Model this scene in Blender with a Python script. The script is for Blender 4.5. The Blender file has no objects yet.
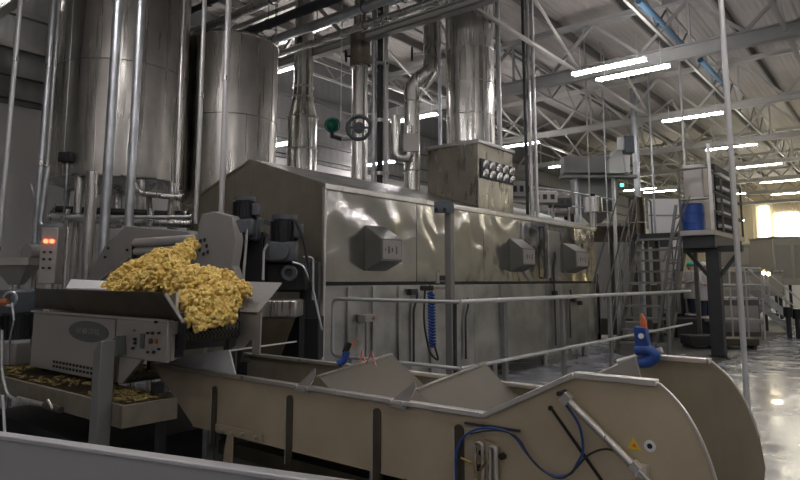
import bpy, bmesh, math, random
from mathutils import Vector, Matrix
random.seed(7)
SC = bpy.context.scene
COL = SC.collection
V = Vector
# ------------------------------------------------------------------ camera
F_PX, CX, CY = 630.0, 400.0, 203.0
H = 1.75
PITCH = math.radians(7.0)
HEAD = math.radians(38.78)
FH = V((math.cos(HEAD), math.sin(HEAD), 0)); RT = V((math.sin(HEAD), -math.cos(HEAD), 0))
FW = FH*math.cos(PITCH) + V((0, 0, math.sin(PITCH)))
UP = FH*(-math.sin(PITCH)) + V((0, 0, math.cos(PITCH)))
CAM = V((0, 0, H))
def at(px, py, D=None, X=None, Y=None, Z=None):
    d = FW*F_PX + RT*(px-CX) + UP*(CY-py)
    if D is not None: t = D/d.dot(FH)
    elif X is not None: t = X/d.x
    elif Y is not None: t = Y/d.y
    else: t = (Z-H)/d.z
    return CAM + d*t
cd = bpy.data.cameras.new('camera'); cam = bpy.data.objects.new('camera', cd); COL.objects.link(cam)
cd.sensor_width = 36; cd.lens = F_PX/800*36; cd.shift_y = -(240-CY)/800
cd.clip_end = 200; cd.clip_start = .05
cam.location = CAM; cam.rotation_euler = (math.pi/2+PITCH, 0, HEAD-math.pi/2)
SC.camera = cam
vs = SC.view_settings
vs.view_transform = 'Standard'; vs.look = 'None'; vs.gamma = 1; vs.use_curve_mapping = False
vs.exposure = 1.3

# ------------------------------------------------------------------ materials
def newmat(name):
    m = bpy.data.materials.new(name); m.use_nodes = True
    nt = m.node_tree; b = nt.nodes['Principled BSDF']
    return m, nt, b
def N(nt, typ, **kw):
    n = nt.nodes.new(typ)
    for k, v in kw.items(): setattr(n, k, v)
    return n
def plain(name, col, rough=.5, metal=0.0, noise=0.0, scale=8, bump=0.0):
    m, nt, b = newmat(name)
    b.inputs['Base Color'].default_value = (*col, 1); b.inputs['Roughness'].default_value = rough
    b.inputs['Metallic'].default_value = metal
    if noise or bump:
        tc = N(nt, 'ShaderNodeTexCoord'); nz = N(nt, 'ShaderNodeTexNoise'); nz.inputs['Scale'].default_value = scale
        nz.inputs['Detail'].default_value = 5
        nt.links.new(tc.outputs['Object'], nz.inputs['Vector'])
        if noise:
            mx = N(nt, 'ShaderNodeMix', data_type='RGBA')
            mx.inputs[6].default_value = (*[c*(1-noise) for c in col], 1)
            mx.inputs[7].default_value = (*[min(1, c*(1+noise)) for c in col], 1)
            nt.links.new(nz.outputs['Fac'], mx.inputs[0]); nt.links.new(mx.outputs[2], b.inputs['Base Color'])
        if bump:
            bp = N(nt, 'ShaderNodeBump'); bp.inputs['Strength'].default_value = bump; bp.inputs['Distance'].default_value = .02
            nt.links.new(nz.outputs['Fac'], bp.inputs['Height']); nt.links.new(bp.outputs['Normal'], b.inputs['Normal'])
    return m
def steel(name, col, rough=.3, metal=1.0, streak=(30, 30, 1.5), var=.12, wavy=0.0, wscale=1.2, blotch=0.0, fine=.15):
    """brushed / rolled stainless: stretched noise varies the gloss, a slow noise bends the reflection"""
    m, nt, b = newmat(name); L = nt.links.new
    tc = N(nt, 'ShaderNodeTexCoord'); mp = N(nt, 'ShaderNodeMapping'); mp.inputs['Scale'].default_value = streak
    nz = N(nt, 'ShaderNodeTexNoise'); nz.inputs['Scale'].default_value = 1.0; nz.inputs['Detail'].default_value = 4
    L(tc.outputs['Object'], mp.inputs['Vector']); L(mp.outputs[0], nz.inputs['Vector'])
    mr = N(nt, 'ShaderNodeMapRange'); mr.inputs[1].default_value = .3; mr.inputs[2].default_value = .7
    mr.inputs[3].default_value = max(.03, rough-var); mr.inputs[4].default_value = rough+var
    L(nz.outputs['Fac'], mr.inputs[0]); L(mr.outputs[0], b.inputs['Roughness'])
    b.inputs['Metallic'].default_value = metal
    n2 = N(nt, 'ShaderNodeTexNoise'); n2.inputs['Scale'].default_value = 2.3; n2.inputs['Detail'].default_value = 6
    L(tc.outputs['Object'], n2.inputs['Vector'])
    mx = N(nt, 'ShaderNodeMix', data_type='RGBA')
    k = .10+blotch
    mx.inputs[6].default_value = (*[c*(1-k) for c in col], 1); mx.inputs[7].default_value = (*[min(1, c*(1+k)) for c in col], 1)
    mr2 = N(nt, 'ShaderNodeMapRange'); mr2.inputs[1].default_value = .35; mr2.inputs[2].default_value = .65
    L(n2.outputs['Fac'], mr2.inputs[0]); L(mr2.outputs[0], mx.inputs[0]); L(mx.outputs[2], b.inputs['Base Color'])
    bp = N(nt, 'ShaderNodeBump'); bp.inputs['Strength'].default_value = fine; bp.inputs['Distance'].default_value = .002
    L(nz.outputs['Fac'], bp.inputs['Height'])
    last = bp
    if wavy:
        n3 = N(nt, 'ShaderNodeTexNoise'); n3.inputs['Scale'].default_value = wscale; n3.inputs['Detail'].default_value = 1.0
        n3.inputs['Distortion'].default_value = .6
        L(tc.outputs['Object'], n3.inputs['Vector'])
        b2 = N(nt, 'ShaderNodeBump'); b2.inputs['Strength'].default_value = 1.0; b2.inputs['Distance'].default_value = wavy
        L(n3.outputs['Fac'], b2.inputs['Height']); L(bp.outputs['Normal'], b2.inputs['Normal']); last = b2
    L(last.outputs['Normal'], b.inputs['Normal'])
    return m
def emit(name, col, s):
    m, nt, b = newmat(name)
    b.inputs['Base Color'].default_value = (*col, 1)
    b.inputs['Emission Color'].default_value = (*col, 1); b.inputs['Emission Strength'].default_value = s
    return m
def mat_ribbed(name, col, axis, scale, strength=.8, rough=.6):
    m, nt, b = newmat(name); L = nt.links.new
    tc = N(nt, 'ShaderNodeTexCoord'); w = N(nt, 'ShaderNodeTexWave', bands_direction=axis); w.inputs['Scale'].default_value = scale
    L(tc.outputs['Object'], w.inputs['Vector'])
    bp = N(nt, 'ShaderNodeBump'); bp.inputs['Strength'].default_value = strength; bp.inputs['Distance'].default_value = .03
    L(w.outputs['Fac'], bp.inputs['Height']); L(bp.outputs[0], b.inputs['Normal'])
    nz = N(nt, 'ShaderNodeTexNoise'); nz.inputs['Scale'].default_value = .5; L(tc.outputs['Object'], nz.inputs['Vector'])
    mx = N(nt, 'ShaderNodeMix', data_type='RGBA'); mx.inputs[6].default_value = (*[c*.8 for c in col], 1); mx.inputs[7].default_value = (*[c*1.15 for c in col], 1)
    L(nz.outputs['Fac'], mx.inputs[0]); L(mx.outputs[2], b.inputs['Base Color']); b.inputs['Roughness'].default_value = rough
    return m
M = {}
M['tank'] = steel('tank stainless', (.47, .455, .42), .31, streak=(9, 9, .35), var=.10, wavy=.014, wscale=.9, fine=.04)
M['tankdark'] = steel('tank underside', (.30, .29, .27), .45)
M['panel'] = steel('rolled stainless panel', (.62, .61, .58), .16, streak=(3, 3, 10), var=.04, wavy=.055, wscale=1.6, fine=.02)
M['panel2'] = steel('brushed stainless panel', (.52, .52, .50), .36, streak=(12, 12, 1.5), var=.08, wavy=.012, blotch=.1, fine=.04)
M['gable'] = steel('gable stainless', (.42, .39, .31), .42, streak=(10, 10, 2), wavy=.02, fine=.04)  # tan-olive reflection put into the base colour
M['steel'] = steel('satin stainless', (.58, .57, .55), .32, fine=.03)
M['bright'] = plain('polished stainless tube', (.62, .62, .60), .33, .75)
M['galv'] = steel('galvanised tube', (.55, .58, .60), .42, blotch=.12, streak=(40, 40, 8), fine=0.0)
M['trough'] = steel('bead blasted stainless', (.55, .465, .32), .45, metal=.4, streak=(3, 4, 3), var=.05, wavy=.006, fine=.03)  # tan of the warm reflection put into the base colour
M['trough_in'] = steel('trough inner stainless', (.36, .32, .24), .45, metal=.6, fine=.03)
M['rim'] = steel('folded rim stainless', (.80, .77, .72), .38, fine=0.0)
M['flue'] = steel('spiral flue stainless', (.60, .59, .55), .28, streak=(12, 12, .5), wavy=.006, fine=.03)
M['dark'] = plain('dark painted steel', (.045, .046, .048), .5, .3, .25)
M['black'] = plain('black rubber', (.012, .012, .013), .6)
M['motor'] = plain('slate grey cast motor', (.10, .115, .13), .45, .2, .2, 20)
M['motorb'] = plain('black motor', (.03, .032, .035), .35, .3, .2, 20)
M['grey'] = plain('grey painted panel', (.30, .29, .27), .45, .1, .08, 5)
M['grime_shade'] = plain('grimy and shaded steel plate', (.12, .10, .07), .35, .7, .6, 4)  # dirty plate; on the trough channels its dark tone stands for recess shade
M['plate'] = plain('light grey machine panel', (.40, .38, .35), .4, .4, .06, 6)
M['oval'] = plain('dark grey badge', (.10, .11, .10), .4)
M['letter'] = plain('badge lettering', (.33, .34, .32), .4)
M['cream'] = plain('cream roof paint', (.43, .42, .38), .6, 0, .12, 3)
M['beamg'] = plain('grey roof paint', (.27, .27, .26), .6, 0, .15, 3)
M['purlin'] = plain('galvanised purlin', (.15, .145, .135), .6, .2, .15, 3)
M['blue'] = plain('blue plastic', (.02, .07, .30), .4)
M['bluepipe'] = plain('blue painted pipe', (.10, .22, .34), .5)
M['orange'] = plain('orange lever', (.75, .16, .04), .5)
M['green'] = plain('green enamel', (.0, .16, .10), .35)
M['teal'] = plain('green cap cloth', (.05, .40, .28), .8)
M['brass'] = plain('brass', (.55, .40, .14), .3, 1)
M['yellow'] = plain('yellow sticker', (.80, .55, .03), .4)
M['white'] = plain('white plastic', (.8, .8, .8), .5)
M['whitecloth'] = plain('white coat cloth', (.75, .75, .73), .9)
M['skin'] = plain('skin', (.50, .30, .21), .6)
M['trouser'] = plain('dark trousers', (.05, .06, .10), .9)
M['violet'] = plain('violet cloth', (.30, .20, .45), .9)
M['puff'] = plain('corn puff', (1.0, .62, .19), .6, 0, .32, 22, .1)
M['crumb'] = plain('stale crumbs', (.20, .15, .045), .8, 0, .4, 20)
M['debris'] = plain('crumb covered grating', (.15, .105, .035), .8, 0, .95, 14, 1.0)
M['rail'] = plain('bright rail tube', (.60, .60, .585), .34, .35)
M['edge'] = plain('worn bright steel edge', (.60, .60, .61), .42, .75, .08, 6)
M['copper'] = plain('orange brown tube', (.40, .14, .05), .5)
M['pink'] = plain('pink wire', (.75, .30, .22), .5)
M['red'] = emit('red indicator lamp', (1, .12, .05), 2.2)
M['ambert'] = emit('lit amber lamp', (1, .75, .3), 6)
M['grn'] = emit('green indicator lamp', (.1, 1, .5), 1.2)
M['tube'] = emit('fluorescent tube', (1.0, .95, .97), 26)
M['tubewarm'] = emit('warm fluorescent tube', (1.0, .92, .74), 24)
M['daywin'] = emit('daylight window', (1, .95, .85), 5)
M['stair'] = plain('dull dark galvanised stair steel', (.15, .15, .14), .45, .6, .2, 5)
M['tread'] = plain('worn tread plate', (.30, .30, .28), .45, .6, .2, 5)
M['baffle'] = plain('dull baffle sheet', (.17, .155, .12), .6, .5, .1, 5)
M['guard'] = plain('light grey enamel', (.36, .36, .36), .5, .1, .05, 3)
M['hood'] = steel('dull mirror hood sheet', (.37, .35, .29), .30, streak=(8, 8, 2), var=.07, wavy=.03, wscale=1.4, fine=.03)
M['upper'] = mat_ribbed('dark wall cladding', (.17, .17, .165), 'X', 1.2, .4)
M['post'] = plain('grey post paint', (.22, .22, .21), .45, .4, .1, 5)
M['boxmat'] = plain('dull stainless box', (.20, .20, .185), .38, .7, .1, 4)
M['fix'] = plain('white light housing', (.6, .6, .6), .5)
M['valvebody'] = plain('brown lagging', (.17, .15, .11), .8, 0, .3, 12)

def mat_floor():
    m, nt, b = newmat('polished concrete floor'); L = nt.links.new
    tc = N(nt, 'ShaderNodeTexCoord')
    n1 = N(nt, 'ShaderNodeTexNoise'); n1.inputs['Scale'].default_value = .8; n1.inputs['Detail'].default_value = 6; n1.inputs['Roughness'].default_value = .58
    L(tc.outputs['Object'], n1.inputs['Vector'])
    cr = N(nt, 'ShaderNodeValToRGB'); e = cr.color_ramp.elements
    e[0].position = .33; e[0].color = (.27, .285, .31, 1); e[1].position = .62; e[1].color = (.40, .415, .45, 1)
    L(n1.outputs['Fac'], cr.inputs[0]); L(cr.outputs[0], b.inputs['Base Color'])
    n2 = N(nt, 'ShaderNodeTexNoise'); n2.inputs['Scale'].default_value = 2.5; n2.inputs['Detail'].default_value = 6
    L(tc.outputs['Object'], n2.inputs['Vector'])
    mr = N(nt, 'ShaderNodeMapRange'); mr.inputs[1].default_value = .35; mr.inputs[2].default_value = .65; mr.inputs[3].default_value = .10; mr.inputs[4].default_value = .32
    L(n2.outputs['Fac'], mr.inputs[0]); L(mr.outputs[0], b.inputs['Roughness'])
    b.inputs['Specular IOR Level'].default_value = .9
    bp = N(nt, 'ShaderNodeBump'); bp.inputs['Strength'].default_value = .05; bp.inputs['Distance'].default_value = .004
    L(n2.outputs['Fac'], bp.inputs['Height']); L(bp.outputs[0], b.inputs['Normal'])
    return m
M['floor'] = mat_floor()
M['deck'] = mat_ribbed('ribbed roof sheet', (.36, .335, .30), 'Y', 2.2, .4)
M['wall'] = plain('painted wall', (.50, .49, .47), .7, 0, .06, 1)
M['wallfar'] = mat_ribbed('cream wall sheet', (.72, .63, .44), 'Y', 1.5, .4)
def mat_mesh():
    m, nt, b = newmat('dark wire mesh belt'); L = nt.links.new
    tc = N(nt, 'ShaderNodeTexCoord'); w = N(nt, 'ShaderNodeTexChecker'); w.inputs['Scale'].default_value = 60
    w.inputs['Color1'].default_value = (.10, .095, .08, 1); w.inputs['Color2'].default_value = (.012, .012, .012, 1)
    L(tc.outputs['Object'], w.inputs['Vector']); L(w.outputs['Color'], b.inputs['Base Color']); b.inputs['Metallic'].default_value = .5
    b.inputs['Roughness'].default_value = .45
    return m
M['mesh'] = mat_mesh()

# ------------------------------------------------------------------ mesh builder
ORG = {}
class MB:
    def __init__(s): s.v = []; s.f = []
    def add(s, vs, fs):
        n = len(s.v); s.v += [V(p) for p in vs]; s.f += [tuple(i+n for i in f) for f in fs]; return s
    def box(s, c, size, rz=0, mat=None):
        x, y, z = [k/2 for k in size]; R = Matrix.Rotation(rz, 3, 'Z') if mat is None else mat
        P = [V((a*x, b*y, d*z)) for a in (-1, 1) for b in (-1, 1) for d in (-1, 1)]
        return s.add([V(c)+R@p for p in P], [(0,1,3,2),(4,6,7,5),(0,4,5,1),(2,3,7,6),(0,2,6,4),(1,5,7,3)])
    def bb(s, a, b):
        return s.box([(p+q)/2 for p, q in zip(a, b)], [abs(q-p) for p, q in zip(a, b)])
    def bar(s, p, q, w, h, up=(0, 0, 1)):
        p, q = V(p), V(q); d = (q-p); L = d.length; d.normalize(); u = V(up)
        if abs(d.dot(u)) > .98: u = V((1, 0, 0))
        sd = d.cross(u).normalized(); u2 = sd.cross(d)
        return s.box((p+q)/2, (L, w, h), mat=Matrix((d, sd, u2)).transposed())
    def cyl(s, p, q, r, r2=None, n=14, cap=True):
        return s.tube([p, q], [r, r if r2 is None else r2], n, cap)
    def tube(s, pts, r, n=8, cap=True):
        pts = [V(p) for p in pts]; R = r if isinstance(r, (list, tuple)) else [r]*len(pts)
        ts = []
        for i in range(len(pts)):
            a = pts[max(0, i-1)]; b = pts[min(len(pts)-1, i+1)]; ts.append((b-a).normalized())
        u = V((0, 0, 1)) if abs(ts[0].z) < .9 else V((1, 0, 0))
        u = (u - ts[0]*u.dot(ts[0])).normalized()
        vs = []
        for i, p in enumerate(pts):
            t = ts[i]; u = (u - t*u.dot(t)).normalized(); w = t.cross(u)
            for k in range(n):
                a = 2*math.pi*k/n; vs.append(p + (u*math.cos(a)+w*math.sin(a))*R[i])
        fs = [(i*n+k, i*n+(k+1) % n, (i+1)*n+(k+1) % n, (i+1)*n+k) for i in range(len(pts)-1) for k in range(n)]
        if cap: fs += [tuple(range(n-1, -1, -1)), tuple((len(pts)-1)*n+k for k in range(n))]
        return s.add(vs, fs)
    def prism(s, poly, ext):
        e = V(ext); n = len(poly); poly = [V(p) for p in poly]
        return s.add(poly+[p+e for p in poly], [tuple(range(n-1, -1, -1)), tuple(range(n, 2*n))]+[(i, (i+1) % n, n+(i+1) % n, n+i) for i in range(n)])
    def sph(s, c, r, n=10, m=7, sc=(1, 1, 1)):
        vs = [V(c)+V((0, 0, r*sc[2]))]
        for j in range(1, m):
            t = math.pi*j/m
            for k in range(n):
                a = 2*math.pi*k/n; vs.append(V(c)+V((r*sc[0]*math.sin(t)*math.cos(a), r*sc[1]*math.sin(t)*math.sin(a), r*sc[2]*math.cos(t))))
        vs.append(V(c)-V((0, 0, r*sc[2]))); fs = [(0, 1+k, 1+(k+1) % n) for k in range(n)]
        for j in range(m-2): fs += [(1+j*n+k, 1+(j+1)*n+k, 1+(j+1)*n+(k+1) % n, 1+j*n+(k+1) % n) for k in range(n)]
        b = 1+(m-2)*n; fs += [(b+k, len(vs)-1, b+(k+1) % n) for k in range(n)]
        return s.add(vs, fs)
    def ring(s, c, R, r, axis='z', n=20, m=6):
        ax = {'z': (V((1,0,0)), V((0,1,0))), 'x': (V((0,1,0)), V((0,0,1))), 'y': (V((0,0,1)), V((1,0,0)))}[axis] if isinstance(axis, str) else axis
        w = ax[0].cross(ax[1]); vs = []
        for i in range(n):
            a = 2*math.pi*i/n; d = ax[0]*math.cos(a)+ax[1]*math.sin(a)
            for k in range(m):
                b = 2*math.pi*k/m; vs.append(V(c)+d*(R+r*math.cos(b))+w*r*math.sin(b))
        return s.add(vs, [(i*m+k, ((i+1) % n)*m+k, ((i+1) % n)*m+(k+1) % m, i*m+(k+1) % m) for i in range(n) for k in range(m)])
    def build(s, name, mat, parent=None, bevel=0.0, smooth=True, label=None):
        if parent is not None: org = ORG[parent.name]
        else:
            xs = [p.x for p in s.v]; ys = [p.y for p in s.v]; zs = [p.z for p in s.v]
            org = V(((min(xs)+max(xs))/2, (min(ys)+max(ys))/2, min(zs)))
        me = bpy.data.meshes.new(name); me.from_pydata([p-org for p in s.v], [], s.f)
        bm = bmesh.new(); bm.from_mesh(me); bmesh.ops.recalc_face_normals(bm, faces=bm.faces); bm.to_mesh(me); bm.free()
        if smooth: me.shade_smooth(); me.set_sharp_from_angle(angle=.65)
        me.materials.append(M[mat]); o = bpy.data.objects.new(name, me); COL.objects.link(o)
        if parent is not None: o.parent = parent
        else: o.location = org
        if bevel:
            b = o.modifiers.new('b', 'BEVEL'); b.width = bevel; b.segments = 2; b.limit_method = 'ANGLE'
        ORG[o.name] = org
        if label: o['label'] = label
        return o
def T(name, loc, label, cat, group=None):
    o = bpy.data.objects.new(name, None); COL.objects.link(o); o.location = loc; o.empty_display_size = .1
    o['label'] = label; o['category'] = cat
    if group: o['group'] = group
    ORG[o.name] = V(loc); return o
def S(mb, name, mat, label, cat, group=None, kind=None, bevel=0):
    o = mb.build(name, mat, bevel=bevel); o['label'] = label; o['category'] = cat
    if group: o['group'] = group
    if kind: o['kind'] = kind
    return o
def struct(mb, name, mat, bevel=0):
    o = mb.build(name, mat, bevel=bevel); o['kind'] = 'structure'; return o
def copy_tree(o, parent=None):
    c = o.copy(); COL.objects.link(c)
    if parent is not None: c.parent = parent
    for ch in list(o.children): copy_tree(ch, c)
    return c
def bend(pts, r=.08, n=5):
    """round the corners of a pipe route"""
    pts = [V(p) for p in pts]; out = [pts[0]]
    for i in range(1, len(pts)-1):
        a, b, c = pts[i-1], pts[i], pts[i+1]; d1 = (a-b); d2 = (c-b)
        rr = min(r, d1.length*.45, d2.length*.45); p1 = b+d1.normalized()*rr; p2 = b+d2.normalized()*rr
        for k in range(n+1):
            t = k/n; out.append(p1*(1-t)**2+b*2*t*(1-t)+p2*t*t)
    out.append(pts[-1]); return out

# ------------------------------------------------------------------ the room
X0, X1, Y0, Y1, ZC = -8.0, 50.0, -11.0, 13.6, 8.6
struct(MB().bb((X0-.3, Y0-.3, -.2), (X1+.3, Y1+.3, 0)), 'floor', 'floor')
struct(MB().bb((X0-.3, Y0-.3, ZC), (X1+.3, Y1+.3, ZC+.1)), 'ceiling', 'deck')
struct(MB().bb((X0, Y1, 0), (X1, Y1+.2, ZC)), 'wall_left', 'wall')
struct(MB().bb((X0, Y0-.2, 0), (X1, Y0, ZC)), 'wall_right', 'wall')
struct(MB().bb((X0-.2, Y0, 0), (X0, Y1, ZC)), 'wall_near', 'wall')
struct(MB().bb((X1, Y0, 0), (X1+.2, Y1, ZC)), 'wall_far', 'wallfar')
for i, z in enumerate((5.3, 5.75, 6.3, 7.0)):   # dark girts above the white part of the left wall
    struct(MB().bb((X0, Y1-.17, z), (X1, Y1-.051, z+.12)), 'trim_%d' % (i+1), 'purlin')

struct(MB().bb((X0, Y1-.05, 5.2), (X1, Y1-.001, ZC-.01)), 'trim_5', 'upper')
# roof trusses run across the hall, purlins along it
TRX = [9.4+5.3*k for k in range(-2, 8)]
TL = ['cream roof truss nearest the viewer, passing just behind the tall valve pipe', 'heavy grey roof truss above the wide exhaust stack',
      'grey roof truss behind the twin ceiling lights', 'fourth roof truss back, beyond the stair', 'fifth roof truss back from the camera',
      'sixth roof truss back from the camera', 'seventh roof truss back, over the far machines', 'last roof truss before the cream end wall']
def truss(x, idx):
    lab = TL[idx-2] if idx >= 2 else 'roof truss out of view overhead'
    heavy = idx in (3,)
    mat = 'beamg' if heavy else 'cream'
    t = T('roof_truss', (x, (Y0+Y1)/2, 6.7), lab, 'roof truss', 'roof trusses across the hall')
    h = .16 if not heavy else .30
    m = MB(); ya, yb = Y0+.02, Y1-.16
    m.bb((x-.09, ya, 6.7), (x+.09, yb, 6.73)); m.bb((x-.015, ya, 6.73), (x+.015, yb, 6.7+h)); m.bb((x-.09, ya, 6.7+h), (x+.09, yb, 6.73+h))
    m.build('bottom_chord', mat, t)
    m = MB(); m.bb((x-.08, ya, 8.05), (x+.08, yb, 8.17)); m.build('top_chord', mat, t)
    n = 11; st = (yb-ya)/n
    for i in range(n):
        y = ya+i*st; zb = 6.75+h
        MB().bar((x, y+.02, zb), (x, y+st/2, 8.05), .07, .07).build('diagonal_strut', mat, t)
        MB().bar((x, y+st/2, 8.05), (x, y+st-.02, zb), .07, .07).build('diagonal_strut', mat, t)
        if i % 2 == 0: MB().bar((x, y+st/2, zb), (x, y+st/2, 8.05), .05, .05).build('post_strut', mat, t)
for i, x in enumerate(TRX[1:]): truss(x, i+1)
for k in range(13):
    y = -9.8+1.85*k
    w = 'dark steel purlin under the roof sheets, number %d counted from the left wall' % (13-k)
    words = ['first', 'second', 'third', 'fourth', 'fifth', 'sixth', 'seventh', 'eighth', 'ninth', 'tenth', 'eleventh', 'twelfth', 'thirteenth']
    m = MB(); m.bb((X0+.02, y-.03, 8.36), (X1-.02, y+.03, 8.38)); m.bb((X0+.02, y-.01, 8.38), (X1-.02, y+.01, 8.57)); m.bb((X0+.02, y-.04, 8.57), (X1-.02, y+.04, 8.59))
    S(m, 'purlin', 'purlin', 'dark steel roof purlin, %s counted from the left wall' % words[12-k], 'purlin', 'purlins under the roof sheets')
# bracing between the trusses (runs along the hall)
bi = 0
for y, yn in ((10.4, 'close to the left wall'), (6.0, 'above the oven side'), (1.6, 'right of the oven'), (-2.8, 'over the open floor')):
    for i in range(2, 8):
        x0, x1 = TRX[i]+.1, TRX[i+1]-.1 if i < 9 else X1
        o = T('roof_brace', ((x0+x1)/2, y, 6.8), 'cream cross brace %s, between the %s and %s trusses back' % (yn, words[i-2], words[i-1]), 'roof brace', 'cross braces between the roof trusses')
        MB().bar((x0, y, 6.85), (x1, y, 6.85), .07, .07).build('tie_rail', 'cream', o)
        MB().bar((x0, y, 6.9), ((x0+x1)/2, y, 8.02), .05, .05).build('brace_rod', 'cream', o)
        MB().bar(((x0+x1)/2, y, 8.02), (x1, y, 6.9), .05, .05).build('brace_rod', 'cream', o)

for j, (y, yn) in enumerate(((12.2, 'nearest the left wall'), (8.2, 'over the oven roof'), (4.0, 'over the guard rail'), (-0.4, 'over the open floor'), (-5, 'farthest right'))):
    t = T('lattice_girder', (30, y, 7.3), 'thin lattice girder running along the hall under the purlins, %s' % yn, 'girder', 'lattice girders along the hall')
    MB().bb((9.5, y-.03, 7.28), (X1-.05, y+.03, 7.34)).build('lower_rail', 'cream', t); MB().bb((9.5, y-.03, 8.08), (X1-.05, y+.03, 8.14)).build('upper_rail', 'cream', t)
    m = MB(); x = 9.6; k = 0
    while x < X1-1.2:
        m.bar((x, y, 7.34 if k % 2 else 8.08), (x+.9, y, 8.08 if k % 2 else 7.34), .035, .035); x += .9; k += 1
    m.build('lattice_web', 'beamg', t)

# ------------------------------------------------------------------ tube lights
def make_light(warm=False):
    t = T('tube_light', (0, 0, 0), 'x', 'ceiling light')
    MB().bb((-.030, -.80, -.01), (.030, .80, .06)).build('housing', 'fix', t, bevel=.01)
    for dx in (-.065, .065):
        MB().cyl((dx, -.76, .02), (dx, .76, .02), .022, n=8).build('fluorescent_tube', 'tubewarm' if warm else 'tube', t)
    for dy in (-.6, .6):
        MB().cyl((0, dy, .06), (0, dy, .60), .006, n=5).build('hanger_rod', 'galv', t)
    return t
lproto = {False: None, True: None}
def light(p, label, warm=False, group='tube lights under the roof trusses'):
    if lproto[warm] is None: lproto[warm] = o = make_light(warm)
    else: o = copy_tree(lproto[warm])
    o.location = p; o['label'] = label; o['group'] = group
    return o
ZL = 6.15
for px, py, lab, w in [
    (632, 74, 'brightest long tube light, hanging over the top of the white hopper', 0),
    (608, 68, 'tube light hung just behind the brightest one above the oven end', 0),
    (692, 118, 'long tube light left of the slim floor-to-roof post', 0),
    (731, 148, 'tube light directly above the railed platform', 0),
    (759, 166.5, 'third tube light from the bottom of the right-hand row', 1),
    (780, 182, 'tube light second from the bottom of the right-hand row', 1),
    (789, 194, 'lowest large tube light at the right edge', 1),
    (568, 166, 'tube light beside the conduit bundle behind the exhaust stack', 0),
    (414, 119, 'tube light seen behind the bent duct', 0),
    (278, 72, 'tube light peeping out right of the second tank', 0),
    (374, 165, 'small far tube light low between the pipes', 0),
    (281, 145, 'small far tube light beside the second tank wall', 0),
    (518, 146, 'small far tube light right of the exhaust hood', 0),
    (5, 1, 'tube light cut off by the top left corner', 0),
    (640, 190, 'small far tube light behind the stair head', 1),
    (660, 192, 'small far tube light left of the blue drum', 1)]:
    p = at(px, py, Z={278: 6.75, 5: 6.9}.get(px, ZL))
    if p.y > Y1-1: p = at(px, py, Y=Y1-1.0)
    light(p, lab, bool(w))
for x in (-4.0, 1.5, 7.0):  # unseen lamps added to light the oven side and trough
    for y in (-8, -3.5, 1.0, 5.5):
        if (x, y) in ((7.0, 5.5),): continue
        light((x, y, ZL), 'unseen tube light added for illumination, behind or above the viewer', False, 'added unseen tube lights')
for x in (12.5, 18, 24, 30, 36, 42, 47):  # further unseen lamps added for illumination
    for y in (-7.5, -3):
        light((x, y, ZL), 'unseen tube light added for illumination, right of the open floor', x > 28, 'added unseen tube lights at the right')
for x, y in ((30, 2), (36, 7), (41, 3), (41, 10), (46.5, 1.5), (46.5, 5), (46.5, 9)):
    light((x, y, ZL-.5 if x > 40 else ZL), 'distant tube light hanging %s' % {(30, 2): 'beyond the railed platform', (36, 7): 'far behind the stair head', (41, 3): 'over the far machines at the right edge', (41, 10): 'near the far left corner', (46.5, 1.5): 'close to the end wall, rightmost', (46.5, 5): 'close to the end wall, middle', (46.5, 9): 'close to the end wall, leftmost'}[(x, y)], True)

light((3.4, 7.6, ZL), 'unseen tube light added to brighten the puffs, over the feeder conveyor', False, 'added unseen tube lights')  # unseen lamp added to brighten the corn puffs and tanks
light((3.0, 2.2, ZL), 'unseen tube light added over the trough conveyor', False, 'added unseen tube lights')  # unseen lamp added above the trough
# ------------------------------------------------------------------ tanks
def tank(cx, cy, r, zb, zt, seams, label, legs=True):
    t = T('storage_tank', (cx, cy, 0), label, 'tank', 'steel storage tanks')
    m = MB(); n = 64; prof = [(r*.25, zb-.16), (r*.8, zb-.09), (r, zb), (r, zt), (r*.9, zt+.08), (r*.2, zt+.22)]
    vs = []; fs = []
    for (rr, z) in prof:
        for k in range(n): a = 2*math.pi*k/n; vs.append(V((cx+rr*math.cos(a), cy+rr*math.sin(a), z)))
    for i in range(len(prof)-1): fs += [(i*n+k, i*n+(k+1) % n, (i+1)*n+(k+1) % n, (i+1)*n+k) for k in range(n)]
    fs += [tuple(range(n)), tuple((len(prof)-1)*n+k for k in range(n))]
    m.add(vs, fs).build('shell', 'tank', t)
    for z in seams: MB().ring((cx, cy, z), r, .011, n=64, m=5).build('weld_seam', 'tankdark', t)
    MB().ring((cx, cy, zb), r, .018, n=64).build('bottom_rim', 'steel', t); MB().ring((cx, cy, zt), r, .018, n=64).build('top_rim', 'steel', t)
    m = MB()
    for a0, z0, z1 in ((3.4, zb, zt), (4.4, zb, seams[0]), (5.1, seams[0], zt)):
        m.cyl((cx+(r+.002)*math.cos(a0), cy+(r+.002)*math.sin(a0), z0), (cx+(r+.002)*math.cos(a0), cy+(r+.002)*math.sin(a0), z1), .008, n=5)
    m.build('vertical_seam', 'tankdark', t)
    if legs:
        for a in (.5, 2.07, 3.64, 4.6, 5.4):
            p = (cx+(r-.10)*math.cos(a), cy+(r-.10)*math.sin(a)); m = MB().cyl((*p, 0), (*p, zb+.02), .065); m.cyl((*p, 0), (*p, .02), .12)
            m.build('leg', 'steel', t)
    return t
p1 = at(118, 185, D=11.0)
T1 = tank(p1.x, p1.y, 1.10, 3.42, 7.3, (5.35,), 'large left stainless tank raised on legs, pipes across its front')
MB().box(V((p1.x, p1.y, 3.70))-RT*.34-FH*1.08, (.22, .2, .16), HEAD-math.pi/2).build('level_sensor', 'black', T1, bevel=.02)
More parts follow.
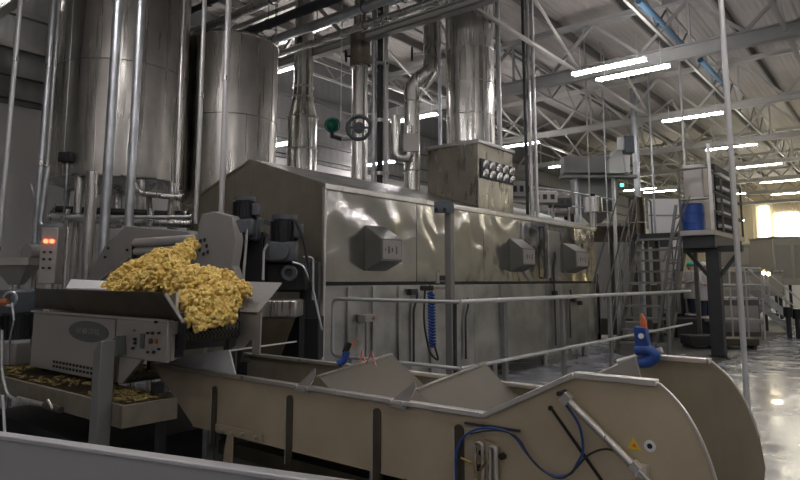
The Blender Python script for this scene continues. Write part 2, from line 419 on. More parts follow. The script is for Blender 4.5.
MB().tube(bend([V((p1.x, p1.y, 3.72))-RT*.34-FH*1.085, V((p1.x, p1.y, 3.1))-RT*.33-FH*1.08, V((p1.x, p1.y, 2.72))-RT*.45-FH*.9, V((p1.x, p1.y, 2.70))-RT*.8-FH*.9, V((p1.x, p1.y, 3.3))-RT*1.0-FH*.9], .3), .016).build('sensor_cable', 'galv', T1)
MB().cyl((p1.x, p1.y, 3.3), (p1.x, p1.y, 2.65), .10).build('outlet_pipe', 'steel', T1)
p2 = at(231, 120, D=12.3)
T2 = tank(p2.x, p2.y, .90, 2.9, 6.42, (4.85,), 'right-hand stainless tank, its rounded top edge in view')
# third dark vessel between the tanks and the wall gap
# pipes in front of the tanks
def vpipe(px, py, D, r, z0, z1, mat, name, label, cat='pipe', group=None, lean=0, clamps=()):
    p = at(px, py, D=D); s = RT*lean
    a = V((p.x, p.y, z0))+s*(z0-p.z); b = V((p.x, p.y, z1))+s*(z1-p.z)
    t = T(name, V((a.x, a.y, z0)), label, cat, group)
    MB().cyl(a, b, r, n=14).build('pipe_run', mat, t)
    for z in clamps:
        c = a.lerp(b, (z-z0)/(z1-z0)); MB().cyl(c-V((0, 0, .035)), c+V((0, 0, .035)), r*1.35, n=14).build('pipe_clamp', 'steel', t)
    return t
ZT = 8.59
vpipe(12, 95, 9.0, .035, 0, ZT, 'rail', 'vertical_pipe', 'thin bright vertical pipe nearest the left edge, in front of the white wall', lean=.012, clamps=(2.2, 5.0))
vpipe(49, 60, 9.9, .05, 2.2, ZT, 'galv', 'vertical_pipe', 'dull vertical pipe along the left side of the left tank', lean=.006, clamps=(3.6, 5.2))
vpipe(55, 60, 10.0, .03, 2.4, ZT, 'rail', 'vertical_pipe', 'bright narrow vertical pipe touching the left edge of the left tank', lean=.006, clamps=(3.6,))
vpipe(111, 120, 9.0, .068, .0, ZT, 'galv', 'vertical_pipe', 'thick mottled galvanised pipe before the left tank, its left one', lean=.004, clamps=(6.2,))
vpipe(134.5, 120, 9.1, .062, 2.52, ZT, 'galv', 'vertical_pipe', 'thick galvanised pipe before the left tank, its right one', lean=.004, clamps=(6.2,))
vpipe(91, 200, 9.3, .085, 0, 3.36, 'steel', 'tank_support_post', 'short stout steel post standing under the left tank', 'post')
vpipe(201.5, 80, 9.5, .035, 2.6, ZT, 'rail', 'vertical_pipe', 'thin bright pipe crossing the left part of the right tank', lean=.0, clamps=(4.6,))
vpipe(226, 80, 9.3, .045, 2.7, ZT, 'rail', 'vertical_pipe', 'bright pipe crossing the middle of the right tank', lean=.0, clamps=(4.8, 6.5))
vpipe(180, 100, 10.2, .045, .0, ZT, 'steel', 'vertical_pipe', 'vertical pipe in the gap between the two tanks', lean=.0, clamps=(2.9, 4.8))
vpipe(171, 215, 10.0, .06, 0, 3.3, 'steel', 'tank_support_post', 'right-hand steel post under the left tank edge', 'post')
# pipework under the left tank
def hpipe(pts, r, mat, name, label, cat='pipe', group=None, rb=.12):
    t = T(name, V(pts[0]), label, cat, group); MB().tube(bend(pts, rb), r, 12).build('pipe_run', mat, t)
    a, b = V(pts[0]), V(pts[-1])
    for c, d in ((a, V(pts[1])-a), (b, V(pts[-2])-b)):
        d.normalize(); MB().cyl(c, c+d*.03, r*1.6, n=12).build('flange', 'steel', t)
    return t
D_ = 9.8
hpipe([at(48, 165, D=9.7), at(41, 218, D=9.7), at(41, 226, D=9.7), at(66, 226, D=9.7)], .04, 'galv', 'bent_pipe', 'dark pipe dropping at the left of the tank legs and turning right')
hpipe([at(50, 217, D=D_), at(120, 221, D=D_), at(193, 224, D=D_)], .065, 'steel', 'horizontal_pipe', 'thick horizontal pipe under the left tank, the upper of the pair')
hpipe([at(55, 209, D=10.2), at(188, 215, D=10.2)], .055, 'dark', 'horizontal_pipe', 'dark horizontal pipe under the left tank close below its base')
hpipe([at(65, 217, D=D_-.35), at(192, 217, D=D_-.35)], .03, 'bright', 'horizontal_pipe', 'thin bright horizontal pipe in front of the pipes under the left tank')
hpipe([at(134, 182, D=9.7), at(139, 193, D=9.7), at(183, 198, D=9.7)], .05, 'steel', 'drain_pipe', 'curved drain pipe leaving the right of the left tank base')
for px, k in ((66, 0), (150, 1)):
    p = at(px, 226, D=9.75); t = T('ball_valve', p, ['stubby valve hanging under the pipes left of the tank post', 'stubby valve hanging under the pipes right of the thick galvanised pipes'][k], 'valve')
    MB().cyl(p, p+V((0, 0, .26)), .05).build('valve_body', 'steel', t); MB().cyl(p+V((0, 0, .08)), p+V((0, 0, .16)), .085).build('flange', 'steel', t)
    MB().bar(p+V((0, 0, .2)), p+V((.12, -.16, .2)), .02, .01).build('lever', 'dark', t)

# tall control cabinet and hopper at the left edge
p = at(50, 281, D=8.2); ax = FH; c0 = V((p.x, p.y, 0))
t = T('control_cabinet', c0, 'tall narrow grey control cabinet with red lamps beside the white wall', 'control cabinet')
zt_, zb_ = at(50, 228, D=8.2).z, at(50, 284, D=8.2).z
R45 = HEAD-math.pi/2+.12
MB().box((p.x, p.y, (zt_+zb_)/2), (.21, .22, zt_-zb_), R45).build('cabinet_body', 'plate', t, bevel=.012)
MB().box((p.x, p.y, zb_/2), (.08, .08, zb_), R45).build('stand_post', 'steel', t)
def face(dx, z, out=.115): return V((p.x, p.y, z)) + Matrix.Rotation(R45, 3, 'Z')@V((dx, -out, 0))
for dx in (-.035, .04): MB().cyl(face(dx, zt_-.18, .105), face(dx, zt_-.18, .135), .026).build('indicator_lamp', 'red', t, label='glowing red lamp')
for z in (zt_-.32, zt_-.41, zt_-.52):
    for dx in (-.045, .03): MB().cyl(face(dx, z, .105), face(dx, z, .13), .016).build('push_button', 'black', t)
p = at(18, 258, D=8.6)
t = T('feed_hopper', V((p.x, p.y, 0)), 'small grey funnel hopper at the far left before the wall', 'hopper')
def frustum(c, a, b, ha, hb, rz):
    m = MB(); R = Matrix.Rotation(rz, 3, 'Z')
    top = [V(c)+R@V((x*a, y*a, ha)) for x, y in ((-1,-1),(1,-1),(1,1),(-1,1))]; bot = [V(c)+R@V((x*b, y*b, hb)) for x, y in ((-1,-1),(1,-1),(1,1),(-1,1))]
    return m.add(top+bot, [(0,1,2,3),(7,6,5,4),(0,4,5,1),(1,5,6,2),(2,6,7,3),(3,7,4,0)])
m = frustum((p.x, p.y, p.z-.02), .24, .24, .02, -.08, R45); m.build('hopper_rim', 'plate', t)
frustum((p.x, p.y, p.z), .23, .07, -.08, -.36, R45).build('hopper_cone', 'plate', t)
MB().cyl((p.x, p.y, 0), (p.x, p.y, p.z-.36), .05).build('stand_post', 'steel', t)
p = at(36, 252, D=8.9)
t = T('gear_box', V((p.x, p.y, 0)), 'small round grey gear unit between the funnel hopper and the control cabinet', 'gear unit')
MB().cyl((p.x-.14, p.y-.04, p.z), (p.x+.14, p.y+.04, p.z), .11, n=18).build('drum', 'grey', t); MB().cyl((p.x, p.y, 0), (p.x, p.y, p.z-.1), .04).build('stand_post', 'steel', t)

# ------------------------------------------------------------------ big oven
OX0, OX1, OY0, OY1, OZE, OZR = 5.78, 14.9, 5.92, 9.08, 3.0, 3.50
YM = (OY0+OY1)/2
ov = T('tunnel_oven', (OX0, YM, 0), 'huge stainless tunnel oven with ridged roof filling the middle of the hall', 'oven')
sec = [(OY0+.03, .25), (OY0+.03, OZE-.02), (YM, OZR-.03), (OY1-.03, OZE-.02), (OY1-.03, .25)]
MB().prism([(OX0+.03, y, z) for y, z in sec], (OX1-OX0-.06, 0, 0)).build('housing', 'panel2', ov, smooth=False)
sec2 = [(OY0, 1.72), (OY0, OZE), (YM, OZR), (OY1, OZE), (OY1, 0.3), (OY0+1.15, .3), (OY0+1.15, 1.72)]
MB().prism([(OX0, y, z) for y, z in sec2], (.035, 0, 0)).build('gable_plate', 'gable', ov, smooth=False)
MB().bb((OX0+.005, OY0+.003, .3), (OX0+.03, OY0+1.15, 1.70)).build('gable_lower_plate', 'gable', ov)
for s, ya in ((1, OY0-.04), (-1, OY1+.04)):
    m = MB().prism([(OX0, ya, OZE-.035), (OX0, YM, OZR+.0), (OX0, YM, OZR+.04), (OX0, ya, OZE+.01)], (OX1-OX0+.03, 0, 0)); m.build('roof_sheet', 'panel2', ov, smooth=False)
m = MB().bar((OX0-.004, OY0-.04, OZE-.015), (OX0-.004, YM, OZR+.015), .02, .04); m.bar((OX0-.004, YM, OZR+.015), (OX0-.004, OY1+.04, OZE-.015), .02, .04); m.build('gable_trim', 'gable', ov)
MB().bb((OX0-.03, OY0-.06, OZE-.06), (OX1, OY0-.03, OZE+.015)).build('eave_trim', 'rim', ov, bevel=.006)
MB().bb((OX0-.012, OY0-.02, .28), (OX0+.025, OY0+.025, OZE-.03)).build('corner_trim', 'rim', ov)
def ox(px, py=240): return at(px, py, Y=OY0).x
up = [OX0+.03, ox(416), ox(483), ox(548), ox(590), OX1]
for a, b in zip(up, up[1:]): MB().bb((a+.006, OY0-.012, 1.73), (b-.006, OY0+.035, OZE-.04)).build('upper_side_panel', 'panel', ov, bevel=.004)
lo = [OX0+.03, ox(410, 320), ox(474, 320), ox(546, 320), ox(578, 320), ox(600, 320), OX1]
for a, b in zip(lo, lo[1:]): MB().bb((a+.006, OY0-.012, .28), (b-.006, OY0+.035, 1.68)).build('lower_side_panel', 'panel2', ov, bevel=.004)
MB().bb((OX0, OY0-.002, 1.68), (OX1, OY0+.03, 1.73)).build('seam_strip', 'black', ov)
m = MB()
for px in (347, 372, 398, 430, 500, 560, 588): m.bb((ox(px, 320)-.03, OY0-.045, .3), (ox(px, 320)+.03, OY0-.012, 1.66))
m.build('stiffener_rib', 'panel2', ov, bevel=.004)
for i in range(5):
    x = OX0+.4+i*2.1
    for y in (OY0+.2, OY1-.2): MB().cyl((x, y, 0), (x, y, .26), .07).build('foot', 'steel', ov)
# hooded access boxes on the long side
for px0, pxf, px1, yt, yft, yfb, yb0 in ((364, 381, 402, 225, 238, 261, 271), (509, 522, 535, 238, 248, 265, 272), (562, 575.5, 588, 243, 251, 267, 273)):
    xa = ox(px0, 250); yf = at(pxf, 250, X=xa).y; xb = at(px1, 250, Y=yf).x
    prof = [(OY0-.012, at(px0, yt, Y=OY0).z), (yf, at(pxf, yft, X=xa).z), (yf, at(pxf, yfb, X=xa).z), (OY0-.012, at(px0, yb0, Y=OY0).z)]
    bx = MB().prism([(xa, y, z) for y, z in prof], (xb-xa, 0, 0)).build('access_box', 'boxmat', ov, smooth=False, bevel=.006)
    pf = MB().bb((xa+.03, yf-.012, prof[2][1]+.03), (xb-.03, yf-.001, prof[1][1]-.02)).build('cover_plate', 'plate', bx)
    m = MB(); w = xb-xa; zc = (prof[1][1]+prof[2][1])/2
    for f, hh, ww in ((.18, .03, .03), (.34, .10, .06), (.50, .06, .05), (.70, .11, .05)):
        m.bb((xa+w*f-ww/2*w, yf-.016, zc-hh/2), (xa+w*f+ww/2*w, yf-.010, zc+hh/2))
    m.build('stencil_marks', 'oval', bx)
# handle loops, door frames near the far end
m = MB()
xx = ox(541, 240)
m.tube(bend([(xx, OY0-.02, 2.85), (xx, OY0-.07, 2.85), (xx, OY0-.07, 1.8), (xx, OY0-.02, 1.8)], .03), .018); m.build('door_handle', 'dark', ov)
xx2 = ox(546, 240)
MB().bb((xx2+.05, OY0-.03, 1.80), (xx2+.62, OY0-.013, 2.80)).build('inspection_door', 'panel2', ov, bevel=.01)
# junction box and conduits on lower panels
q = at(361, 318, Y=OY0)
jb = MB().box((q.x, OY0-.10, q.z), (.20, .15, .10)).build('junction_box', 'plate', ov, bevel=.008)
MB().cyl((q.x+.06, OY0-.185, q.z), (q.x+.06, OY0-.172, q.z), .025).build('switch_knob', 'copper', jb)
MB().tube([(q.x, OY0-.1, q.z-.05), (q.x, OY0-.1, .5)], .02).build('conduit', 'steel', ov)
for px, za, zb2 in ((411, 1.62, .5), (463, 1.45, .45), (553, 2.35, .4), (568, 1.55, .5), (596, 1.9, .5)):
    x = ox(px, 320); MB().tube(bend([(x+.10, OY0-.03, za), (x+.10, OY0-.05, za-.1), (x, OY0-.05, za-.32), (x, OY0-.05, zb2)], .06), .018).build('conduit', 'dark', ov)
for px, py in ((555, 293), (574, 300), (580, 303), (412, 292)):
    q = at(px, py, Y=OY0-.05); MB().box(q, (.13, .08, .09)).build('switch_box', 'dark', ov, bevel=.006)
# exhaust stack on the roof
hx0, hx1, hy0, hy1 = 9.75, 11.05, 6.0, 7.15
hz0, hz1 = 2.98, 4.30
st = T('exhaust_stack', ((hx0+hx1)/2, (hy0+hy1)/2, hz0+.1), 'wide stainless exhaust stack rising from a square hood on the oven roof', 'exhaust stack')
sl = lambda y: OZE+.03+(y-OY0)*(OZR-OZE)/(YM-OY0)
MB().add([(hx0, hy0, sl(hy0)), (hx1, hy0, sl(hy0)), (hx1, hy1, sl(hy1)), (hx0, hy1, sl(hy1)), (hx0, hy0, hz1), (hx1, hy0, hz1), (hx1, hy1, hz1), (hx0, hy1, hz1)],
         [(3,2,1,0),(4,5,6,7),(0,1,5,4),(1,2,6,5),(2,3,7,6),(3,0,4,7)]).build('hood_box', 'hood', st, bevel=.01, smooth=False)
MB().bb((hx0-.04, hy0-.04, hz1-.04), (hx1+.04, hy1+.04, hz1+.03)).build('hood_cap', 'panel2', st, bevel=.01)
lv = MB().bb((hx0+.06, hy0-.03, 3.62), (hx1-.02, hy0+.01, 3.98)).build('louvre_panel', 'dark', st)
for r_ in range(2):
    for k in range(5):
        x = hx0+.20+k*.25; z = 3.71+r_*.17
        MB().prism([(x-.08, hy0-.032, z-.06), (x+.08, hy0-.032, z-.06), (x+.045, hy0-.085, z+.01), (x-.045, hy0-.085, z+.01)], (0, .012, .07)).build('louvre_scoop', 'steel', lv)
cx, cy = 10.40, 6.56
m = MB(); zz = hz1+.03
m.cyl((cx, cy, zz), (cx, cy, 6.45), .475, n=48)
m.build('flue', 'flue', st)
MB().cyl((cx, cy, 6.30), (cx, cy, 8.2), .482, n=48).build('flue_collar', 'steel', st)
for z in (4.95, 5.6, 6.3): MB().ring((cx, cy, z), .478, .011, n=48).build('joint_band', 'steel', st)
for dx, dz in ((.38, .0), (.58, 0)):
    p = at(497+dx*0, 150, D=12)
MB().cyl((cx+.60, hy0+.25, hz1), (cx+.60, hy0+.25, 8.0), .05).build('side_pipe', 'rail', st)

# ------------------------------------------------------------------ stack, ducts and valves behind the oven
def ductsec(name, label, cat, secs, mat, px, D, n=28, rings=()):
    c = at(px, 200, D=D); t = T(name, V((c.x, c.y, secs[0][0])), label, cat)
    m = MB()
    m.tube([(c.x, c.y, z) for z, r in secs], [r for z, r in secs], n); m.build('duct_body', mat, t)
    for z, r in rings: MB().ring((c.x, c.y, z), r, .02, n=n).build('joint_band', 'steel', t)
    return t, c
zf = lambda y, D, px=300: at(px, y, D=D).z
D = 13.5
ductsec('vent_flue', 'tapered stainless vent flue between the right tank and the valve pipe', 'flue',
        [(0, .32), (zf(118, D), .32), (zf(98, D), .22), (zf(84, D), .21), (ZT, .21)], 'flue', 301, D,
        rings=((zf(150, D), .325), (zf(118, D), .33), (zf(98, D), .225), (zf(88, D), .225)))
D = 12.8
t, c = ductsec('valve_pipe', 'thick vertical pipe with brown lagged top and round valve above the oven', 'pipe',
        [(3.1, .17), (zf(66, D, 359), .17), (ZT, .10)], 'flue', 359, D, rings=((zf(68, D), .18),))
MB().cyl((c.x, c.y, zf(66, D, 359)), (c.x, c.y, zf(32, D, 359)), .215, n=20).build('lagging_sleeve', 'valvebody', t, label='brown lagged sleeve')
zv = zf(130, D, 359)
w = c-FH*.20
m = MB().ring((w.x, w.y, zv), .24, .04, axis=(RT, V((0, 0, 1))), n=24); m.cyl(c+V((0, 0, zv-c.z)), w+V((0, 0, zv-c.z)), .12, n=20); m.bar((w.x-RT.x*.23, w.y-RT.y*.23, zv), (w.x+RT.x*.23, w.y+RT.y*.23, zv), .03, .04); m.build('butterfly_valve', 'motor', t)
q = at(346, 56, D=D-.1)
hw = MB().ring(q, .12, .02, axis=(FH, V((0, 0, 1))), n=18); hw.bar(q-V((0, 0, .12)), q+V((0, 0, .12)), .02, .02); hw.bar(q-FH*.12, q+FH*.12, .02, .02); hw.cyl(q, V((c.x, c.y, q.z)), .02); hw.build('hand_wheel', 'black', t)
q = at(332.5, 125, D=12.9)
t = T('green_actuator', q, 'round green valve actuator left of the valve pipe', 'actuator')
MB().sph(q, .15, 16, 10, (1, .8, 1.05)).build('actuator_dome', 'green', t); MB().ring(q, .155, .018, axis=(RT, V((0, 0, 1)))).build('dome_flange', 'green', t)
MB().tube([q, q+V((0, 0, -.25)), q+RT*.2+V((0, 0, -.3))], .05).build('valve_neck', 'dark', t)
q2 = q-V((0, 0, .3)); MB().cyl(q2+RT*.2, V(c.to_tuple()).xy.to_3d()+V((0, 0, q2.z)), .05).build('branch_pipe', 'steel', t)
for px, r_, mt, lab in ((341.5, .012, 'rail', 'thin suspended rod left of the valve pipe'), (374, .05, 'galv', 'grey vertical pipe right of the valve pipe, leftmost of three'),
                        (380, .06, 'dark', 'darker vertical pipe right of the valve pipe, middle of three'), (386, .05, 'rail', 'bright vertical pipe right of the valve pipe, rightmost of three')):
    if px < 342: vpipe(px, 60, 12, r_, 4.85, ZT, mt, 'suspension_rod', lab, 'rod')
    else: vpipe(px, 100, 12.6, r_, 3.25, ZT, mt, 'vertical_pipe', lab, clamps=(3.9, 5.0, 6.2))
# bent duct right of them
D = 12.3
a = [at(412, 190, D=D), at(412, 84, D=D), at(430, 72, D=D), at(431, 44, D=D+.2), at(431, 0, D=D+.2)]
t = T('bent_duct', V((a[0].x, a[0].y, 3.42)), 'offset stainless duct bending to the right left of the exhaust stack', 'duct')
a[0] = V((a[0].x, a[0].y, 3.42)); a[1] = V((a[0].x, a[0].y, a[1].z)); a[4] = V((a[3].x, a[3].y, ZT))
MB().tube(bend(a, .28, 6), .16, 20).build('duct_body', 'flue', t)
for i in (0, 1): 
    for z in (3.9, 5.3): MB().ring((a[0].x, a[0].y, z), .165, .016, n=20).build('joint_band', 'steel', t)
b = [at(396, 120, D=D), at(396, 160, D=D), at(409, 161, D=D), at(409, 130, D=D)]
t2 = T('u_bend_duct', b[0], 'small stainless U shaped duct left of the bent duct', 'duct')
b[0] = V((b[1].x, b[1].y, b[0].z)); b[3] = V((b[2].x, b[2].y, b[3].z))
MB().tube(bend([b[0]-FH*.3, b[1]-FH*.3, b[2]-FH*.3, b[3]-FH*.3], .14, 6), .10, 16).build('duct_body', 'flue', t2)
q = at(411, 143, D=D-.35); MB().box(q, (.30, .12, .36), HEAD-math.pi/2).build('control_box', 'plate', t2, bevel=.01)
q = at(412, 54, D=D-.1)
t = T('hand_wheel', q, 'black hand wheel left of the bent duct top', 'valve wheel'); hw = MB().ring(q, .13, .022, axis=(FH, V((0, 0, 1))), n=18); hw.bar(q-V((0, 0, .13)), q+V((0, 0, .13)), .02, .02); hw.build('wheel_rim', 'black', t)
MB().cyl(q, q+RT*.3, .02).build('spindle', 'steel', t)
# small pipes behind the oven eave between stack and duct
for px, py, lab in ((440, 120, 'slim pipe beside the left edge of the exhaust stack'),):
    vpipe(px, py, 13.2, .04, 2.8, ZT, 'galv', 'vertical_pipe', lab)
# conduit bundle right of the stack
for i, (px, r_, mt) in enumerate(((526, .035, 'dark'), (530.5, .045, 'steel'), (535.5, .04, 'rail'))):
    vpipe(px, 150, 13.6, r_, 2.6, ZT, mt, 'vertical_conduit', '%s conduit of the three behind the oven right of the exhaust stack' % ('left dark', 'middle grey', 'right bright')[i], 'conduit', 'conduit bundle')
vpipe(605, 150, 17.5, .02, 2.5, ZT, 'galv', 'suspension_rod', 'thin rod hanging left of the white elevator head', 'rod')
vpipe(588, 150, 16.5, .02, 2.5, ZT, 'cream', 'suspension_rod', 'thin pale rod right of the low tube light behind the oven', 'rod')
vpipe(652, 160, 19, .03, 0, ZT, 'galv', 'vertical_conduit', 'slim conduit between the wide post and the railed platform', 'conduit')
vpipe(684, 150, 15.4, .03, 2.9, ZT, 'rail', 'suspension_rod', 'pale rod rising from the left corner of the railed platform', 'rod')
vpipe(635.5, 150, 19.4, .10, 0, 7.8, 'galv', 'roof_post', 'wide grey post beside the stair head reaching the bright light', 'post', clamps=(2.9,))
vpipe(734, 200, 7.6, .033, 0, ZT, 'rail', 'floor_to_roof_post', 'slim pale post standing alone before the railed platform and shiny floor', 'post', lean=.0)

# overhead pipes at top left
for (pa, pb, z, r_, mt, lab) in (
    ((262, 45), (375, 0), 6.95, .085, 'galv', 'bright overhead pipe running above the right tank, lowest of the overhead pipes'),
    ((262, 60), (395, 8), 6.62, .07, 'steel', 'dull overhead pipe just below the bright overhead pipe'),
    ((215, 45), (345, 0), 7.25, .10, 'dark', 'dark overhead pipe above the bright one'),
    ((200, 30), (290, 0), 7.85, .11, 'steel', 'thick overhead duct highest over the right tank'),
    ((240, 50), (370, 4), 7.02, .05, 'galv', 'narrow overhead pipe tucked behind the bright overhead pipe'),
    ((225, 62), (400, 0), 7.6, .08, 'steel', 'dull overhead pipe high up, near the brown lagged sleeve'),
    ((150, 30), (250, -5), 7.2, .06, 'dark', 'dark overhead pipe crossing between the two tank tops')):
    a = at(*pa, Z=z); a = V((a.x, a.y, z)); xm = a.x
    yb = min(Y1-.2, max(a.y+1.5, 11.5)) if True else 0
    t = hpipe([(xm, yb, z), (xm, -2.0, z)], r_, mt, 'overhead_pipe', lab, 'pipe', 'overhead pipes at the top left')
    for yy in (2.6, 5.2, 7.8, 10.4): MB().cyl((xm, yy, z), (xm, yy, ZT), .01, n=6).build('hanger_rod', 'dark', t); MB().ring((xm, yy, z), r_+.01, .01, 'y').build('pipe_ring', 'dark', t)
q = at(660, 20, Y=1.6); zq = 7.9
for k, (pa, pb) in enumerate((((640, 0), (682, 46)), ((700, 60), (726, 86)))):
    zb = 7.6
    a, b = at(*pa, Z=zb), at(*pb, Z=zb)
    y = (a.y+b.y)/2
    S(MB().cyl((a.x, y, zb), (b.x, y, zb), .075), 'blue_roof_pipe', 'bluepipe', ['blue pipe length under the roof, the upper of two', 'short blue pipe length under the roof, nearer the slim post'][k], 'pipe')

# ------------------------------------------------------------------ stand post with bracket before the oven
p = at(450, 300, D=7.35)
t = T('sensor_post', V((p.x, p.y, 0)), 'square grey post in front of the oven with a clamp bracket at its top', 'post')
zt = at(450, 203, D=7.35).z
MB().box((p.x, p.y, zt/2), (.085, .085, zt), .1).build('post_tube', 'post', t, bevel=.008)
MB().box((p.x, p.y, .01), (.2, .2, .02), .1).build('base_plate', 'steel', t)
q = V((p.x, p.y, zt-.06)); MB().bar(q-RT*.18-FH*.07, q+RT*.05-FH*.07, .03, .13).build('clamp_bracket', 'motor', t)
for s in (-.16, -.06): MB().cyl(q+RT*s-FH*.12+V((0, 0, -.03)), q+RT*s-FH*.06+V((0, 0, -.03)), .022).build('bolt', 'black', t)
q = V((p.x, p.y, at(450, 278, D=7.35).z)); MB().bar(q-RT*.16, q+RT*.0, .03, .06).build('side_clamp', 'dark', t)
MB().cyl(q-RT*.14-V((0, 0, .06)), q-RT*.14+V((0, 0, .08)), .025).build('valve_stem', 'steel', t)
# coiled blue hose
c = at(431, 288, D=7.45)
t = T('coiled_air_hose', c, 'coiled blue air hose hanging left of the grey post', 'hose')
pts = []
for i in range(150):
    a = i*.75; pts.append(c+V((.035*math.cos(a), .035*math.sin(a), -.05-i*.0042))+RT*(.00009*i))
MB().tube(pts, .014, 6).build('coil', 'blue', t)
MB().tube(bend([c+V((0, 0, .03)), c-RT*.07, c-RT*.09-V((0, 0, .4)), c-RT*.02-V((0, 0, .75)), c+RT*.09-V((0, 0, .85)), c+RT*.02-V((0, 0, .6))], .15), .012).build('hose_tail', 'dark', t)
MB().box(c+V((0, 0, .0))-RT*.05, (.16, .06, .06), HEAD-math.pi/2).build('air_manifold', 'black', t, bevel=.01)
MB().bar(c+V((0, 0, 0)), V((p.x, p.y, c.z)), .03, .03).build('mount_arm', 'steel', t)

# ------------------------------------------------------------------ guard rail
RY = 3.68
t = T('guard_rail', (5.6, RY, 0), 'long bright tubular guard rail in front of the oven, turning at its left end', 'guard rail')
k = at(460, 302, Y=RY); kx = k.x; zu, zl = k.z, at(470, 367, Y=RY).z
b = V((kx, RY, 0)); le = at(333, 298, X=kx); ly = le.y
ex = at(690, 291, Y=RY).x
r = .021
MB().tube([(kx, RY, zu), (ex, RY, zu)], r+.005, 10).build('top_rail', 'rail', t)
MB().tube([(kx, RY, zl), (ex, RY, zl)], r, 10).build('lower_rail', 'rail', t)
MB().tube(bend([(kx, RY, zu), (kx, ly, zu), (kx, ly, zl), (kx, RY, zl)], .09), r, 10).build('end_loop', 'rail', t)
for px in (508, 566, 613, 671):
    x = at(px, 320, Y=RY+.0).x
    MB().bar((x, RY+.05, .0), (x, RY+.05, zu-.02), .075, .05, up=(0, 1, 0)).build('rail_post', 'post', t, bevel=.006)
    MB().box((x, RY+.05, .008), (.16, .16, .016)).build('post_foot', 'steel', t)
MB().bar((kx+.02, RY+.08, 0), (kx+.02, RY+.08, zu-.02), .03, .03, up=(0, 1, 0)).build('rail_post', 'dark', t)
MB().bar((kx, ly-.3, 0), (kx, ly-.3, zl), .03, .03, up=(0, 1, 0)).build('rail_post', 'post', t)

# ------------------------------------------------------------------ foreground trough conveyor
TX0, TX1 = 3.02, 4.02
def tn(px, py): return at(px, py, X=TX0)
def tf(px, py): return at(px, py, X=TX1)
tr = T('trough_conveyor', (3.5, 3.0, 0), 'long tan stainless trough conveyor with raised sickle-shaped end, filling the foreground', 'conveyor')
zt = (tn(200, 373).z+tn(485, 414).z)/2
YE = tn(152, 368).y; YL = tn(193, 424).y; YK = tn(485, 414).y
zb = (tn(217, 435).z+tn(372, 465).z)/2
A = tn(575, 377); B_ = tn(657, 382)
zh = (A.z+B_.z)/2
arc = [tn(*q) for q in ((657, 382), (672, 396), (686, 413), (699, 436), (709, 460), (716, 482))]
_a = [V((2*arc[0].x-arc[1].x, 0, 0))]
arc2 = []
for i in range(len(arc)-1):
    p0, q1, q2, q3 = arc[max(0, i-1)], arc[i], arc[i+1], arc[min(len(arc)-1, i+2)]
    for k_ in range(4):
        u = k_/4; arc2.append(.5*((2*q1)+(q2-p0)*u+(2*p0-5*q1+4*q2-q3)*u*u+(3*q1-p0-3*q2+q3)*u**3))
arc2.append(arc[-1]); arc_s = arc; arc = arc2
YC = (TX0, arc[-1].y, arc[-1].z)
prof = [(YE, zt), (YK, zt), (A.y, zh), (arc[0].y, zh)] + [(p.y, p.z) for p in arc[1:]]
ya, za = prof[-1]
prof += [(ya-.02, za-.16), (ya+.02, za-.40), (YK-.15, zb-.42), (YK+.55, zb), (YL, zb)]
def plate(x, th, name, mat): return MB().prism([(x, y, z) for y, z in prof], (th, 0, 0)).build(name, mat, tr, smooth=False)
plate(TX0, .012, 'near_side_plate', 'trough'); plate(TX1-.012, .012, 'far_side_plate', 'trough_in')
# trough floor between
pf = [(YE-.3, zt-.25), (YK+.5, zt-.28), (YK-.05, zt-.22), (A.y, zh-.30), (arc[0].y+.15, zh-.30), (arc_s[2].y+.25, arc_s[2].z-.25), (ya+.25, za-.2)]
m = MB()
for (y0, z0), (y1, z1) in zip(pf, pf[1:]): m.prism([(TX0+.012, y0, z0), (TX0+.012, y1, z1), (TX0+.012, y1, z1-.02), (TX0+.012, y0, z0-.02)], (TX1-TX0-.024, 0, 0))
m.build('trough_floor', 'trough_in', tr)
# curved end cover
for x, nm in ((TX0, 'near_rim'), (TX1-.012, 'far_rim')):
    pts = [(x+.006, y, z) for y, z in prof[:4]]
    m = MB()
    for p_, q_ in zip(pts, pts[1:]): m.bar(V(p_)+V((0, 0, .004)), V(q_)+V((0, 0, .004)), .055, .028)
    m.build(nm, 'rim', tr, bevel=.004)
    m = MB(); e = [(x+.006, y, z) for y, z in prof[3:4+len(arc)-1]]
    for p_, q_ in zip(e, e[1:]): m.bar(p_, q_, .02, .008)
    m.build('edge_strip', 'rim', tr)
# bottom flange
MB().bb((TX0-.004, YK+.55, zb-.008), (TX0+.04, YL, zb+.004)).build('bottom_flange', 'trough', tr)
# rounded pressed channels on the near plate; dark colour stands for their recess shade
def pill(cx_, cy_, w, z0, z1, x, th, n=8):
    P = [V((x, cy_-w/2, z0)), V((x, cy_+w/2, z0))]
    for k_ in range(n+1):
        a_ = math.pi*k_/n; P.append(V((x, cy_+w/2*math.cos(a_), z1-w/2+w/2*math.sin(a_))))
    return MB().prism(P, (th, 0, 0))
for px, py in ((215.5, 386), (290.5, 395), (377.5, 408), (459.5, 424)):
    q = tn(px, py); pill(0, q.y, .060, zb-.12, q.z, TX0-.010, .012).build('stiffener_channel', 'grime_shade', tr)
    q2 = q
    MB().bb((TX0-.012, q.y+.028, zb-.10), (TX0-.001, q.y+.036, q.z-.03)).build('channel_lip', 'rim', tr)
